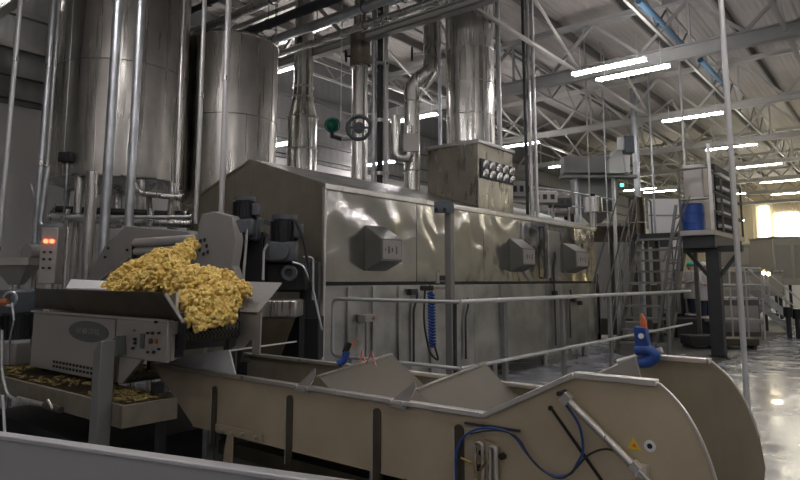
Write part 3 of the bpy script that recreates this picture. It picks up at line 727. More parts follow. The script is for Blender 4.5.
# baffles across the trough with bracket ears on the near rim
for (pa, pb, pe, earw) in (((322, 384), (383, 363), (300, 395), 0), ((420, 385), (480, 371), (405, 403), 1)):
    Y_ = at(pa[0], pa[1], X=TX0+.1).y; z1 = zt+.06
    pk = at(pb[0], pb[1], X=TX1-.12); Yb = pk.y
    P = [V((TX0+.06, Y_, zt+.075)), V((TX1-.18, Y_-.02, zt+.16)), V((TX1-.03, Y_-.06, zt+.02)), V((TX1-.03, Y_-.48, zt-.24)), V((TX0+.05, Y_-.55, zt-.24))]
    bf = MB().prism(P, (0, .012, .008)).build('baffle_plate', 'baffle', tr)
    MB().bar(P[0], P[1], .035, .012).build('baffle_lip', 'rim', tr)
    ear = [V((TX0-.015, Y_+.16, zt-.02)), V((TX0-.015, Y_+.02, zt-.03)), V((TX0-.005, Y_-.05, zt+.10)), V((TX0-.005, Y_-.045, zt+.14))]
    e_ = MB().prism(ear, (-.008, 0, 0)).build('bracket_ear', 'plate', tr)
    for dy in (.04, .13): MB().cyl((TX0-.03, Y_+dy, zt-.0), (TX0-.01, Y_+dy, zt-.0), .013).build('bolt', 'bright', tr)
    for f in (.15, .42, .75):
        q = P[0].lerp(P[1], f)-V((0, .02, .035)); MB().cyl(q, q-V((0, .02, 0)), .013).build('bolt', 'bright', tr)
# small third ear near the raised end
e3 = [V((TX0-.01, A.y-.22, zh)), V((TX0-.01, A.y-.42, zh)), V((TX0+.1, A.y-.40, zh+.13)), V((TX0+.1, A.y-.36, zh+.14))]
e3 = tn(640, 380); MB().prism([at(590, 378, X=TX0+.16), at(635, 357, X=TX0+.16), at(641, 380, X=TX0+.16)], (.012, 0, 0)).build('bracket_ear', 'plate', tr)
# pneumatic cylinder on the near side
xo = TX0-.05
a, b = at(561, 393, X=xo), at(640, 472, X=xo); d = (b-a)
MB().cyl(a+d*.10, b-d*.08, .018, n=14).build('air_cylinder', 'rim', tr)
MB().cyl(b-d*.08, b+d*.12, .009).build('piston_rod', 'bright', tr)
for f, w_ in ((0.03, .055), (.90, .05)): 
    q = a+d*f; MB().bar(q, q+d*.09, w_, w_*.8, up=(1, 0, 0)).build('cylinder_end', 'rim', tr, bevel=.004)
MB().cyl(a+V((.06, 0, 0)), a+V((-.03, 0, 0)), .012).build('pivot_pin', 'dark', tr)
MB().bar(b+V((.05, 0, 0)), b+V((.0, 0, 0)), .05, .05).build('mount_bracket', 'rim', tr)
# dark slot strip and thin bar
a, b = at(551, 408, X=TX0-.006), at(604, 484, X=TX0-.006); MB().bar(a, b, .012, .010, up=(1, 0, 0)).build('slot', 'black', tr)
for q in (a, b): MB().cyl(q-V((.01, 0, 0)), q, .012).build('slot_end', 'black', tr)
a, b = at(465, 423, X=TX0-.02), at(520, 431, X=TX0-.02); MB().bar(a, b, .012, .012).build('cable_bar', 'dark', tr)
# sight loops and brass fittings
q = at(489, 462, X=TX0-.02)
def loop(px, w, z1, nm, mat, rr=.009):
    c_ = at(px, 462, X=TX0-.03); y = c_.y
    MB().tube(bend([(TX0, y+w/2, zb-.12), (c_.x, y+w/2, zb-.10), (c_.x, y+w/2, z1), (c_.x, y-w/2, z1), (c_.x, y-w/2, zb-.10), (TX0, y-w/2, zb-.12)], w*.45, 6), rr).build(nm, mat, tr)
zl2 = at(480, 441, X=TX0).z
loop(479, .045, zl2, 'handle_loop', 'rim'); loop(493, .035, zl2-.01, 'handle_loop', 'rim', .012)
MB().bar(at(482, 442, X=TX0-.01)+V((0,0,-.09)), at(497, 447, X=TX0-.01)+V((0,0,-.09)), .012, .20, up=(0, 0, 1)).build('switch_plate', 'trough', tr)
for px, py in ((481, 453), (501, 457), (478, 468)):
    c_ = at(px, py, X=TX0-.03)
    MB().cyl(c_, c_+V((.03, 0, 0)), .018, n=6).build('knob', 'black', tr)
for pa, pb in (((461, 458), (472, 463)), ((473, 462), (476, 478)), ((486, 462), (480, 470))):
    MB().cyl(at(*pa, X=TX0-.04), at(*pb, X=TX0-.04), .006).build('brass_fitting', 'brass', tr)
# stickers
c_ = tn(634, 444); s = .030
MB().prism([(TX0-.003, c_.y+s, c_.z-s*.8), (TX0-.003, c_.y-s, c_.z-s*.8), (TX0-.003, c_.y, c_.z+s)], (.002, 0, 0)).build('warning_sticker', 'yellow', tr, label='yellow triangular warning sticker')
MB().prism([(TX0-.005, c_.y+.012, c_.z-.008), (TX0-.005, c_.y-.012, c_.z-.014), (TX0-.005, c_.y-.006, c_.z+.004)], (.002, 0, 0)).build('sticker_mark', 'orange', tr)
c_ = tn(650, 446); MB().cyl((TX0-.003, c_.y, c_.z), (TX0-.001, c_.y, c_.z), .026, n=24).build('round_sticker', 'white', tr, label='round white sticker with black figure')
MB().cyl((TX0-.005, c_.y, c_.z), (TX0-.003, c_.y, c_.z), .012, n=12).build('sticker_mark', 'black', tr)
# air hoses
t = T('blue_air_hose', tn(480, 440), 'thin blue air hose looping over the near side of the trough conveyor', 'hose')
def hose(P, nm, mat, r=.0065, x=TX0-.03):
    P = [at(a_, b_, X=x) for a_, b_ in P]; out = []
    for i in range(len(P)-1):
        p0, p1_, p2_, p3 = P[max(0, i-1)], P[i], P[i+1], P[min(len(P)-1, i+2)]
        for k_ in range(6):
            u = k_/6; out.append(.5*((2*p1_)+(p2_-p0)*u+(2*p0-5*p1_+4*p2_-p3)*u*u+(3*p1_-p0-3*p2_+p3)*u**3))
    out.append(P[-1]); return MB().tube(out, r, 6).build(nm, mat, t)
hose([(456, 482), (456, 456), (463, 438), (478, 429), (500, 429), (514, 436), (526, 452), (540, 468), (556, 476), (570, 474), (577, 464), (583, 450), (579, 425), (566, 405)], 'hose_line', 'blue')
hose([(470, 434), (485, 431), (503, 431), (518, 438), (531, 458), (548, 474), (562, 478), (574, 470), (590, 454), (612, 450), (640, 470)], 'hose_line', 'dark', .005, TX0-.036)
# conveyor stand
MB().bar(at(216, 427, X=TX0-.012), at(262, 438, X=TX0-.012), .012, .05).build('foot_bar', 'trough', tr)
q = at(231, 440, X=TX0-.02)
MB().prism([(q.x, q.y+.03, zb+.02), (q.x, q.y-.03, zb+.02), (q.x, q.y-.03, zb-.45), (q.x, q.y+.07, zb-.45), (q.x, q.y+.07, zb-.15)], (-.012, 0, 0)).build('hanger_plate', 'trough', tr)
for px, py in ((222, 430), (231, 433), (243, 434), (256, 437)):
    q = at(px, py, X=TX0-.02); MB().cyl(q, q-V((.02, 0, 0)), .014, n=6).build('bolt', 'bright', tr)
for y in (YL-.15, YL-1.9, YK+.2):
    for x in (TX0+.04, TX1-.06):
        MB().bb((x-.03, y-.03, 0), (x+.03, y+.03, zb+.02)).build('leg', 'dark' if x > 3.5 else 'galv', tr)
MB().bb((TX0+.10, YK-.3, zb-.20), (TX0+.16, YL-.2, zb-.10)).build('frame_rail', 'grime_shade', tr)
MB().bb((TX0+.16, YK-.3, zb-.16), (TX1-.1, YL-.4, zb-.10)).build('drip_tray', 'grime_shade', tr)
MB().bb((TX1-.14, YK-.3, zb-.25), (TX1-.08, YL-.2, zb-.15)).build('frame_rail', 'grime_shade', tr)
# blue handled clamps
def clamp(c_, lab, up=1.0):
    t = T('blue_clamp_handle', c_, lab, 'clamp')
    s_ = up
    MB().tube(bend([c_-RT*.05*s_, c_+V((0, 0, .03))*s_, c_+RT*.01+V((0, 0, .09))*s_], .03), .026*s_, 10).build('handle_body', 'blue', t)
    MB().cyl(c_+V((0, 0, .08))*s_, c_+RT*.03*s_+V((0, 0, .15))*s_, .022*s_).build('collar', 'black', t)
    MB().bar(c_+RT*.02*s_+V((0, 0, .10))*s_, c_+RT*.085*s_+V((0, 0, .17))*s_, .012*s_, .012*s_).build('orange_pin', 'orange', t)
    return t
t = clamp(at(345, 364, X=3.35), 'small blue clamp handle on the left baffle of the trough')
c_ = at(365, 363, X=3.5)
MB().tube([at(359, 370, X=3.5), at(362, 350, X=3.5), at(366, 364, X=3.5), at(372, 352, X=3.5), at(376, 366, X=3.5)], .006).build('pink_wire', 'pink', t)
c_ = at(645, 352, X=3.85)
t = T('blue_clamp_handle', c_, 'larger blue clamp with an orange lever at the raised end of the trough', 'clamp')
MB().prism([at(635, 350, X=3.85), at(633, 326, X=3.85), at(645, 328, X=3.85), at(649, 347, X=3.85), at(648, 352, X=3.85)], (.06, 0, 0)).build('handle_body', 'blue', t, bevel=.008)
MB().tube(bend([at(636, 350, X=3.87), at(650, 350, X=3.87), at(656, 356, X=3.87), at(650, 362, X=3.87), at(640, 363, X=3.87)], .04, 6), .032, 12).build('elbow', 'blue', t)
MB().prism([at(640, 326, X=3.83), at(641, 313, X=3.83), at(645, 320, X=3.83), at(646, 328, X=3.83)], (.03, 0, 0)).build('lever', 'orange', t, bevel=.004, label='orange lever')
MB().cyl(at(641, 336, X=3.84), at(641, 336, X=3.80), .016).build('knob', 'white', t)
MB().cyl(at(618, 362, X=3.9), at(662, 350, X=3.9), .018).build('chrome_rod', 'rail', t)
# receiver casing behind raised end
a = at(668, 358, X=4.35)
t = T('discharge_hood', (4.3, a.y, 0), 'brownish folded hood behind the raised end of the trough', 'hood')
zz = at(668, 368, X=4.35).z
MB().prism([(4.12, at(652, 360, X=4.12).y, zz-.02), (4.12, at(690, 360, X=4.12).y, zz-.02), (4.12, at(672, 350, X=4.12).y, zz+.10)], (.25, 0, .0)).build('hood_roof', 'grime_shade', t)
MB().bb((4.12, at(690, 360, X=4.12).y, 0), (4.37, at(652, 360, X=4.12).y, zz-.02)).build('hood_body', 'trough_in', t)

# ------------------------------------------------------------------ near machine edge at bottom left
a, b = at(-60, 429, D=2.05), at(330, 486.5, D=1.62); a.z = b.z = (a.z+b.z)/2
a, b = at(-80, 426.5, Z=1.20), at(360, 490, Z=1.20)
d = (b-a); n_ = V((-d.y, d.x, 0)).normalized()
t = T('corner_guard', V(((a.x+b.x)/2, (a.y+b.y)/2, 0)), 'flat grey guard panel with bright top edge crossing the bottom left corner', 'guard panel')
MB().prism([a, b, b-V((0, 0, 1.0)), a-V((0, 0, 1.0))], n_*.03).build('panel_sheet', 'guard', t)
MB().bar(a+n_*.015+V((0, 0, .004)), b+n_*.015+V((0, 0, .004)), .05, .014)  .build('top_edge', 'edge', t, bevel=.004)
for q in (a.lerp(b, .1), a.lerp(b, .9)): MB().bb((q.x-.02, q.y-.02, 0), (q.x+.02, q.y+.02, 1.1)).build('post', 'steel', t)

# ------------------------------------------------------------------ left feeder machine
LX = 2.60
def lm(px, py, X=LX): return at(px, py, X=X)
ld = T('feeder_conveyor', (3.0, 5.4, 0), 'grimy feeder conveyor with an oval badge carrying the corn puffs at left', 'conveyor')
zbt = lm(90, 316).z; zbb = lm(116, 383).z; zb2 = lm(165, 361).z
yr, yl = lm(171, 330).y, lm(33, 330).y
ysp = lm(118, 330).y
MB().bb((LX, ysp, zbb), (LX+.04, yl, zbt)).build('machine_body', 'plate', ld, bevel=.008)
MB().bb((LX, yr, zb2), (LX+.04, ysp, zbt)).build('machine_body', 'plate', ld, bevel=.008)
MB().bb((LX+.04, yr+.02, zb2+.02), (LX+.12, yl, zbt-.01)).build('inner_frame', 'black', ld)
MB().bb((LX+.12, yr+.45, zb2+.02), (LX+.80, yl, zbt)).build('inner_frame', 'black', ld)
ysp = lm(118, 330).y
MB().bb((LX-.012, ysp+.03, zbb-.0), (LX, yl-.02, zbt-.01)).build('side_panel', 'plate', ld, bevel=.003)
MB().bb((LX-.006, ysp-.02, zbb), (LX, ysp+.025, zbt-.02)).build('panel_gap', 'grime_shade', ld)
MB().bb((LX-.03, yr-.005, zb2-.01), (LX, ysp-.025, zbt-.0)).build('control_panel', 'plate', ld, bevel=.008)
MB().bb((LX-.03, yr, zbt), (LX+.02, yl, zbt+.015)).build('top_flange', 'rim', ld)
# oval badge
c_ = at(88, 331.5, X=LX-.014); ry = (at(69, 330, X=LX).y-at(108, 333, X=LX).y)/2; rz_ = (at(88, 321, X=LX).z-at(88, 342, X=LX).z)/2
def oval(x, ry, rz_, th, nm, mt): MB().prism([(x, c_.y+ry*math.cos(2*math.pi*k/36), c_.z+rz_*math.sin(2*math.pi*k/36)) for k in range(36)], (-th, 0, 0)).build(nm, mt, ld)
oval(LX-.012, ry, rz_, .006, 'oval_badge', 'oval')
cu = bpy.data.curves.new('badge_text', 'FONT'); cu.body = 'HEAT AND CONTROL'; cu.size = .068; cu.extrude = .001; cu.align_x = 'CENTER'; cu.align_y = 'CENTER'
tmp = bpy.data.objects.new('tmp_text', cu); COL.objects.link(tmp); bpy.context.view_layer.update()
tm = bpy.data.meshes.new_from_object(tmp.evaluated_get(bpy.context.evaluated_depsgraph_get())); bpy.data.objects.remove(tmp)
tx = bpy.data.objects.new('badge_lettering', tm); COL.objects.link(tx); tx.parent = ld; tm.materials.clear(); tm.materials.append(M['letter'])
tx.location = V((LX-.021, c_.y, c_.z))-ORG[ld.name]; tx.rotation_euler = (math.pi/2, 0, -math.pi/2); tx.scale = (.62, 1, 1)
# slots row
m = MB()
for r_ in range(2):
    for k in range(16):
        y = lm(55, 355).y-.065*k-.02
        if y > ysp+.06: MB().bb((LX-.016, y-.02, zbb+.03+.04*r_), (LX-.011, y+.02, zbb+.052+.04*r_)).build('vent_slot', 'black', ld)
# control panel details
for px, py, r_, mt, nm in ((152, 341, .022, 'grime_shade', 'rotary_knob'), (157, 341, .018, 'copper', 'rotary_knob'), (135, 330, .012, 'brass', 'indicator'), (136, 339, .012, 'black', 'push_button'), (136, 343, .012, 'black', 'push_button'),
                       (149, 333, .008, 'black', 'screw'), (154, 333, .010, 'black', 'screw'), (160, 333, .008, 'black', 'screw'), (149, 352, .009, 'black', 'screw'), (155, 352, .011, 'black', 'screw'), (160, 349, .008, 'black', 'screw'), (157, 322, .009, 'black', 'screw'), (134, 348, .01, 'black', 'screw')):
    q = at(px, py, X=LX-.03); MB().cyl(q, q-V((.02, 0, 0)), r_).build(nm, mt, ld)
q = at(143, 341, X=LX-.03); MB().box(q, (.02, .055, .11)).build('selector_switch', 'oval', ld)
MB().box(at(154, 342, X=LX-.031), (.004, .13, .17)).build('switch_plate', 'plate', ld)
# gusset under the panel + channel
g = [at(100, 356, X=LX-.10), at(108, 343, X=LX-.10), at(117, 336, X=LX-.10), at(118, 356, X=LX-.10)]
MB().prism(g, (.10, 0, 0)).build('gusset', 'oval', ld)
g = [at(118, 384, X=LX-.02), at(120, 354, X=LX-.02), at(146, 356, X=LX-.02), at(140, 362, X=LX-.02), at(122, 384, X=LX-.02)]
MB().prism(g, (.03, 0, 0)).build('corner_bracket', 'plate', ld)
# inclined hopper side plate (leans outward)
t0, t1 = at(35, 289, X=LX-.12), at(165, 293.5, X=LX-.12); b0, b1 = at(35, 308, X=LX+.02), at(183, 322, X=LX+.02)
zt_ = (t0.z+t1.z)/2
th = V((.012, 0, .004))
MB().prism([t0, t1, b1, b0], th).build('hopper_side_plate', 'grime_shade', ld)
MB().bar(t1, b1, .02, .02).build('plate_edge', 'rim', ld); MB().bar(t0+V((0, 0, .003)), t1+V((0, 0, .003)), .02, .008).build('plate_edge', 'grime_shade', ld)
# white tray behind the plate at left
g0 = at(88, 281, X=3.05)
MB().add([at(66, 288, X=2.75), at(107, 288, X=2.75), at(108, 281, X=3.2), at(72, 279, X=3.2)], [(0, 1, 2, 3)])
mm = MB().prism([at(66, 288, X=2.75), at(107, 289, X=2.75), at(110, 281, X=3.15), at(71, 279, X=3.15)], (0, 0, -.015)); mm.build('white_liner', 'white', ld, label='white plastic sheet')
# belt and end roller
yb_ = 4.22; BX0, BX1 = 2.66, 3.22; zr = 1.36; rr = .075
MB().cyl((BX0, yb_, zr), (BX1-.07, yb_, zr), rr, n=24).build('end_roller', 'mesh', ld)
MB().bb((BX0, yb_, zr+rr-.02), (BX1+.12, yl, zr+rr)).build('belt', 'mesh', ld)
MB().bb((BX0-.015, yb_-.10, zr-.10), (BX0-.003, yr, zr+rr)).build('roller_cheek', 'black', ld)
MB().bb((BX0-.04, yb_+.0, zr+.0), (BX0-.015, yb_+.05, zr+.30)).build('edge_bar', 'rim', ld)
# right guard with folded wing
g = [at(236, 292, X=BX1+.14), at(258, 312, X=BX1+.10), at(258, 352, X=BX1+.10), at(238, 352, X=BX1+.10), at(234, 318, X=BX1+.14)]
GX = 3.20
MB().prism([at(240, 312, X=GX), at(261, 312, X=GX), at(259, 354, X=GX), at(252, 354, X=GX), at(252, 338, X=GX), at(240, 330, X=GX)], (.015, 0, 0)).build('end_guard', 'plate', ld)
MB().prism([at(240, 330, X=GX), at(252, 338, X=GX), at(241, 350, X=GX), at(228, 352, X=GX), at(236, 345, X=GX)], (.015, 0, 0)).build('guard_foot', 'plate', ld)
MB().prism([at(239, 313, X=GX), at(257, 315, X=GX), at(282, 284, X=GX+.45), at(248, 283, X=GX+.32)], (0, 0, .012)).build('folded_wing', 'grey', ld)
# white discharge tray leading to the trough
MB().prism([at(155, 368, X=3.06), at(183, 356, X=3.06), at(229, 350, X=3.06), at(235, 374, X=3.06)], (.012, 0, 0)).build('discharge_tray', 'white', ld, label='pale discharge tray')
MB().prism([at(183, 356, X=3.07), at(229, 350, X=3.07), at(229, 350, X=3.07)+V((.7, 0, .02)), at(183, 356, X=3.07)+V((.7, 0, .02))], (0, 0, -.012)).build('tray_floor', 'white', ld)
DZ = at(122, 414, X=2.30).z+.05
for x in (LX+.06, LX+.72):
    for y in ((yr+.25, yl-.15) if x < 3 else (5.7, yl-.15)): MB().bb((x-.035, y-.035, DZ+.002), (x+.035, y+.035, zbb+.05)).build('leg', 'dark', ld)

# service deck
dk = T('service_deck', (2.6, 5.9, 0), 'low grated deck sprinkled with crumbs under the feeder conveyor', 'deck')
DZ = at(122, 414, X=2.30).z+.05; DY0, DY1 = at(122, 414, X=2.30).y, 7.4
MB().bb((2.30, DY0, DZ-.03), (2.70, 5.42, DZ)).build('grating', 'black', dk); MB().bb((2.30, 5.42, DZ-.03), (3.55, DY1, DZ)).build('grating', 'black', dk)
MB().bb((2.28, DY0-.02, DZ-.14), (2.31, DY1, DZ+.01)).build('edge_beam', 'valvebody', dk)
MB().bb((2.28, DY0-.04, DZ-.14), (2.70, DY0-.01, DZ+.01)).build('edge_beam', 'valvebody', dk)
for x, y in ((2.66, DY0+.1), (3.5, DY1-.3), (2.35, DY1-.5)): MB().bb((x-.03, y-.03, 0), (x+.03, y+.03, DZ-.03)).build('leg', 'dark', dk)
MB().bb((2.5, 5.0, .02), (3.5, 7.3, .45)).build('dark_fill_box', 'black', dk); MB().bar((2.33, DY1, .42), (2.33, 5.25, .18), .03, .04).build('brace', 'dark', dk); MB().bar((2.35, DY0+.2, .40), (2.35, 3.6, .06), .03, .04).build('brace', 'dark', dk)  # black box added to darken the space under the deck
m = MB()
for k in range(55):
    y = DY0+.04+k*.052
    if y < DY1: m.bb((2.32, y, DZ), (2.69 if y < 5.42 else 3.54, y+.012, DZ+.012))
m.build('grating_bars', 'grime_shade', dk)
rc = random.Random(5); m = MB(); cr_ = [MB().sph((0, 0, 0), .011, 5, 4, (1.5, 1, .5)), MB().sph((0, 0, 0), .017, 5, 4, (1, 1.3, .5))]
for k in range(1500):
    y = rc.uniform(DY0+.03, DY1-.05); x = rc.uniform(2.33, 2.68 if y < 5.42 else 3.5)
    if math.sin(x*9+y*4)+math.sin(y*6-x*3) < rc.uniform(-1.2, .6): continue
    q = cr_[rc.randrange(2)]; a_ = rc.uniform(0, 3.1); Rz = Matrix.Rotation(a_, 3, 'Z'); m.add([V((x, y, DZ+.017))+Rz@v for v in q.v], q.f)
S(m, 'crumb_scatter', 'crumb', 'olive yellow crumbs scattered on the service deck grating', 'crumbs', kind='stuff')
pu = at(100, 400, X=2.22)
po = T('square_post', V((pu.x, pu.y, 0)), 'stout grey square post with a slanted top, in front of the feeder conveyor', 'post')
zpt = at(100, 340, X=2.22).z
MB().prism([(2.18, pu.y-.055, 0), (2.18, pu.y+.055, 0), (2.18, pu.y+.055, zpt-.08), (2.18, pu.y-.02, zpt), (2.18, pu.y-.055, zpt)], (.10, 0, 0)).build('post_tube', 'post', po, bevel=.006)
# hose with lance under the deck edge
a = at(0, 372, X=2.2); t = T('white_hose', a, 'white hose with a metal lance lying along the deck edge at left', 'hose')
MB().tube(bend([at(2, 330, X=2.2), at(2, 375, X=2.2), at(8, 396, X=2.22), at(22, 402, X=2.22), at(42, 405, X=2.22)], .08), .014).build('hose_line', 'galv', t)
MB().cyl(at(18, 398, X=2.21), at(46, 405, X=2.21), .016).build('lance', 'rim', t); MB().cyl(at(45, 405, X=2.21), at(61, 410, X=2.21), .024).build('nozzle', 'grime_shade', t)
MB().cyl(at(48, 400, X=2.19), at(53, 409, X=2.19), .01).build('trigger', 'rim', t)
MB().tube([at(3, 395, X=2.2), at(5, 436, X=2.2)], .012).build('hose_tail', 'white', t)

S(MB().bb((1.75, 1.2, .0), (5.55, 9.6, .05)), 'dark_floor_sheet', 'black', 'wide black sheet added for the shade and wet dirt on the floor beneath the trough and feeder conveyors', 'dark floor sheet')  # black sheet put in for the shade and wet dirt under the machines
# gear motors at the far left end
def gearmotor(c_, s_, lab, mats=('motorb', 'motor')):
    """upright gear motor: terminal box on top, finned motor, gear housing below"""
    t = T('gear_motor', c_, lab, 'motor')
    R_ = HEAD-math.pi/2
    MB().cyl(c_+V((0, 0, 0)), c_+V((0, 0, .26*s_)), .13*s_, n=24).build('motor_body', mats[0], t)
    m = MB()
    for k in range(16):
        a_ = 2*math.pi*k/16; m.box(c_+V((.14*s_*math.cos(a_), .14*s_*math.sin(a_), .13*s_)), (.03*s_, .006, .22*s_), a_)
    m.build('cooling_fins', mats[0], t)
    MB().cyl(c_+V((0, 0, .26*s_)), c_+V((0, 0, .31*s_)), .145*s_, n=24).build('fan_cover', mats[1], t)
    MB().box(c_+V((0, 0, -.10*s_)), (.30*s_, .26*s_, .22*s_), R_).build('gear_housing', mats[1], t, bevel=.02)
    MB().cyl(c_+V((0, 0, -.10*s_))-FH*.2*s_, c_+V((0, 0, -.10*s_)), .09*s_, n=20).build('output_flange', mats[1], t)
    MB().box(c_+V((0, 0, .14*s_))+RT*.14*s_, (.13*s_, .16*s_, .16*s_), R_).build('terminal_box', mats[1], t, bevel=.01)
    return t
c_ = at(17, 335, X=2.75)
t = T('drive_motor', V((c_.x, c_.y, 0)), 'slate grey drive motor with dark finned body at the left end of the feeder', 'motor')
q = at(20, 302, X=2.75); MB().box(q, (.36, .30, .26), .2).build('gear_housing', 'motor', t, bevel=.03)
MB().cyl(q-V((0, 0, .12)), V((q.x, q.y, at(20, 340, X=2.75).z)), .17, n=24).build('motor_body', 'motorb', t)
m = MB(); zz = (q.z-.14+at(20, 340, X=2.75).z)/2
for k in range(20):
    a_ = 2*math.pi*k/20; m.box((q.x+.18*math.cos(a_), q.y+.18*math.sin(a_), zz), (.03, .008, .26), a_)
m.build('cooling_fins', 'motorb', t)
q3 = at(20, 352, X=2.7); MB().box(q3, (.30, .30, .24), .2).build('terminal_box', 'grey', t, bevel=.02)
MB().box((q3.x, q3.y, (q3.z-.12+DZ)/2), (.24, .2, q3.z-.12-DZ), .2).build('pedestal', 'dark', t)
q = at(8, 302, X=2.55); MB().cyl(q-RT*.2, q, .035).build('shaft', 'copper', t); MB().ring(at(10, 299, X=2.56), .07, .014, axis=(RT, V((0, 0, 1)))).build('cable_loop', 'galv', t)
MB().tube([at(12, 303, X=2.5), at(14, 320, X=2.5), at(9, 345, X=2.5), at(8, 365, X=2.5)], .012).build('cable', 'galv', t)
# dark machinery right of that motor
q = at(44, 345, X=2.72); t = T('chain_guard', V((q.x, q.y, DZ)), 'dark chain guard and bearings beside the drive motor', 'guard')
MB().box((q.x+.05, q.y, q.z), (.2, .22, .26)).build('guard_box', 'dark', t, bevel=.02); MB().cyl((q.x-.1, q.y, q.z+.04), (q.x, q.y, q.z+.04), .07).build('bearing', 'dark', t)
MB().box((q.x, q.y, (q.z-.13+DZ)/2), (.08, .08, q.z-.13-DZ)).build('stand_post', 'dark', t)

# ------------------------------------------------------------------ incline machine behind the puffs
im = T('incline_conveyor', (3.9, 6.6, 0), 'dark grey incline conveyor body behind the heap of corn puffs', 'conveyor')
XB = 4.15
pl = [at(84, 282, X=XB), at(104, 247, X=XB), at(125, 226, X=XB), at(186, 231, X=XB), at(200, 240, X=XB), at(200, 300, X=XB), at(120, 310, X=XB)]
MB().prism(pl, (.40, 0, 0)).build('side_plate', 'dark' if 0 else 'grey', im, bevel=.01)
for y_, r_ in ((243, .055), (251.5, .045)):
    a, b = at(136, y_, X=XB-.12), at(197, y_-4, X=XB-.12); MB().cyl(a, b, r_, n=20).build('roller', 'bright', im)
for y_ in (243, 251): MB().bar(at(134, y_+2, X=XB-.12), at(134, y_+2, X=XB), .05, .12).build('bearing', 'black', im)
MB().bar(at(100, 280, X=XB-.01), at(130, 257, X=XB-.01), .02, .02).build('edge_strip', 'rim', im)
for px, py in ((108, 248), (105, 257), (127, 250)): MB().cyl(at(px, py, X=XB), at(px, py, X=XB-.02), .018).build('bolt', 'black', im)
for y in (6.2, 7.4): MB().bb((XB+.1, y-.04, 0), (XB+.18, y+.04, 1.7)).build('leg', 'steel', im)
# end plate with holes
XE = 4.05
q = [at(197, 268, X=XE), at(198, 228, X=XE), at(202, 214, X=XE), at(213, 211, X=XE), at(232, 216, X=XE), at(236, 240, X=XE), at(232, 266, X=XE), at(240, 290, X=XE), at(205, 292, X=XE)]
ep = T('drum_end_plate', (XE, q[2].y, 0), 'grey curved end plate with bolt holes beside the motors', 'machine plate')
MB().prism(q, (.10, 0, 0)).build('curved_plate', 'grey', ep, bevel=.01)
for px, py in ((201, 241), (205, 240), (207, 246), (200, 250), (204, 254), (208, 252)): MB().cyl(at(px, py, X=XE), at(px, py, X=XE-.008), .022).build('bolt_hole', 'black', ep)
MB().bb((XE+.02, q[4].y, 0), (XE+.10, q[4].y+.1, 1.6)).build('leg', 'dark', ep)
qq = [at(214, 213, X=XE+.1), at(236, 214, X=XE+.35), at(236, 246, X=XE+.35), at(214, 250, X=XE+.1)]
MB().prism(qq, (.08, 0, 0)).build('side_wing', 'dark', ep)
# dark infeed frame below motors
D = 6.9
fr = T('motor_frame', at(270, 300, D=D).xy.to_3d(), 'dark steel frame carrying the two upright motors before the oven end', 'frame')
R_ = HEAD-math.pi/2
def fb(px0, py0, px1, py1, D, dep, nm, mat, bevel=.01):
    a, b = at(px0, py0, D=D), at(px1, py1, D=D); c0 = (a+b)/2; c0 = c0+FH*dep/2
    return MB().box(c0, ((b-a).dot(RT), dep, abs(a.z-b.z)), R_).build(nm, mat, fr, bevel=bevel)
fb(238, 232, 262, 300, 7.0, .35, 'back_box', 'black'); fb(262, 262, 306, 292, 7.15, .3, 'gear_case', 'motorb', .03)
fb(264, 236, 294, 262, 6.95, .3, 'gear_case', 'motor', .03); fb(240, 216, 258, 240, 6.85, .3, 'gear_case', 'motor', .03)
fb(248, 300, 296, 318, 6.6, .5, 'chute_box', 'steel', .02); fb(262, 318, 318, 362, 7.35, .5, 'lower_shroud', 'black'); fb(300, 262, 318, 320, 7.4, .2, 'side_shroud', 'dark')
c0 = at(289, 273, D=6.9); MB().ring(c0, .065, .028, axis=(RT, V((0, 0, 1)))).build('pulley', 'motor', fr); MB().cyl(c0, c0+FH*.3, .05).build('shaft', 'dark', fr)
m = MB().prism([at(248, 318, D=6.62), at(296, 316, D=6.62), at(278, 362, D=6.62), at(240, 362, D=6.62)], FH*.02); m.build('chute_front', 'grime_shade', fr)
MB().bar(at(237, 215, D=7.2), at(272, 224, D=7.2), .03, .05).build('link_arm', 'motor', fr)
MB().tube(bend([at(292, 262, D=6.8), at(303, 265, D=6.8), at(312, 285, D=6.8), at(322, 330, D=6.8)], .1), .012).build('conduit', 'galv', fr)
MB().tube(bend([at(303, 257, D=7.0), at(313, 257, D=7.0), at(313, 300, D=7.0)], .05), .014).build('conduit', 'galv', fr)
MB().tube(bend([at(247, 226, D=6.7), at(246, 245, D=6.7), at(243, 282, D=6.7)], .1), .016).build('conduit', 'rail', fr)
MB().tube(bend([at(268, 244, D=6.7), at(264, 250, D=6.7), at(263, 280, D=6.7)], .05), .014).build('conduit', 'rail', fr)
MB().tube(bend([at(296, 222, D=6.8), at(304, 240, D=6.8), at(312, 290, D=6.8)], .1), .016).build('conduit', 'black', fr)
for px in (244, 300): 
    a = at(px, 300, D=7.1); MB().bb((a.x-.04, a.y-.04, 0), (a.x+.04, a.y+.04, a.z)).build('leg', 'black', fr)
gearmotor(at(244, 220, D=6.8), .80, 'left one of the two dark upright motors before the oven end')
gearmotor(at(284, 243, D=6.95), .98, 'right one of the two dark upright motors before the oven end')
for o in ():
    pass

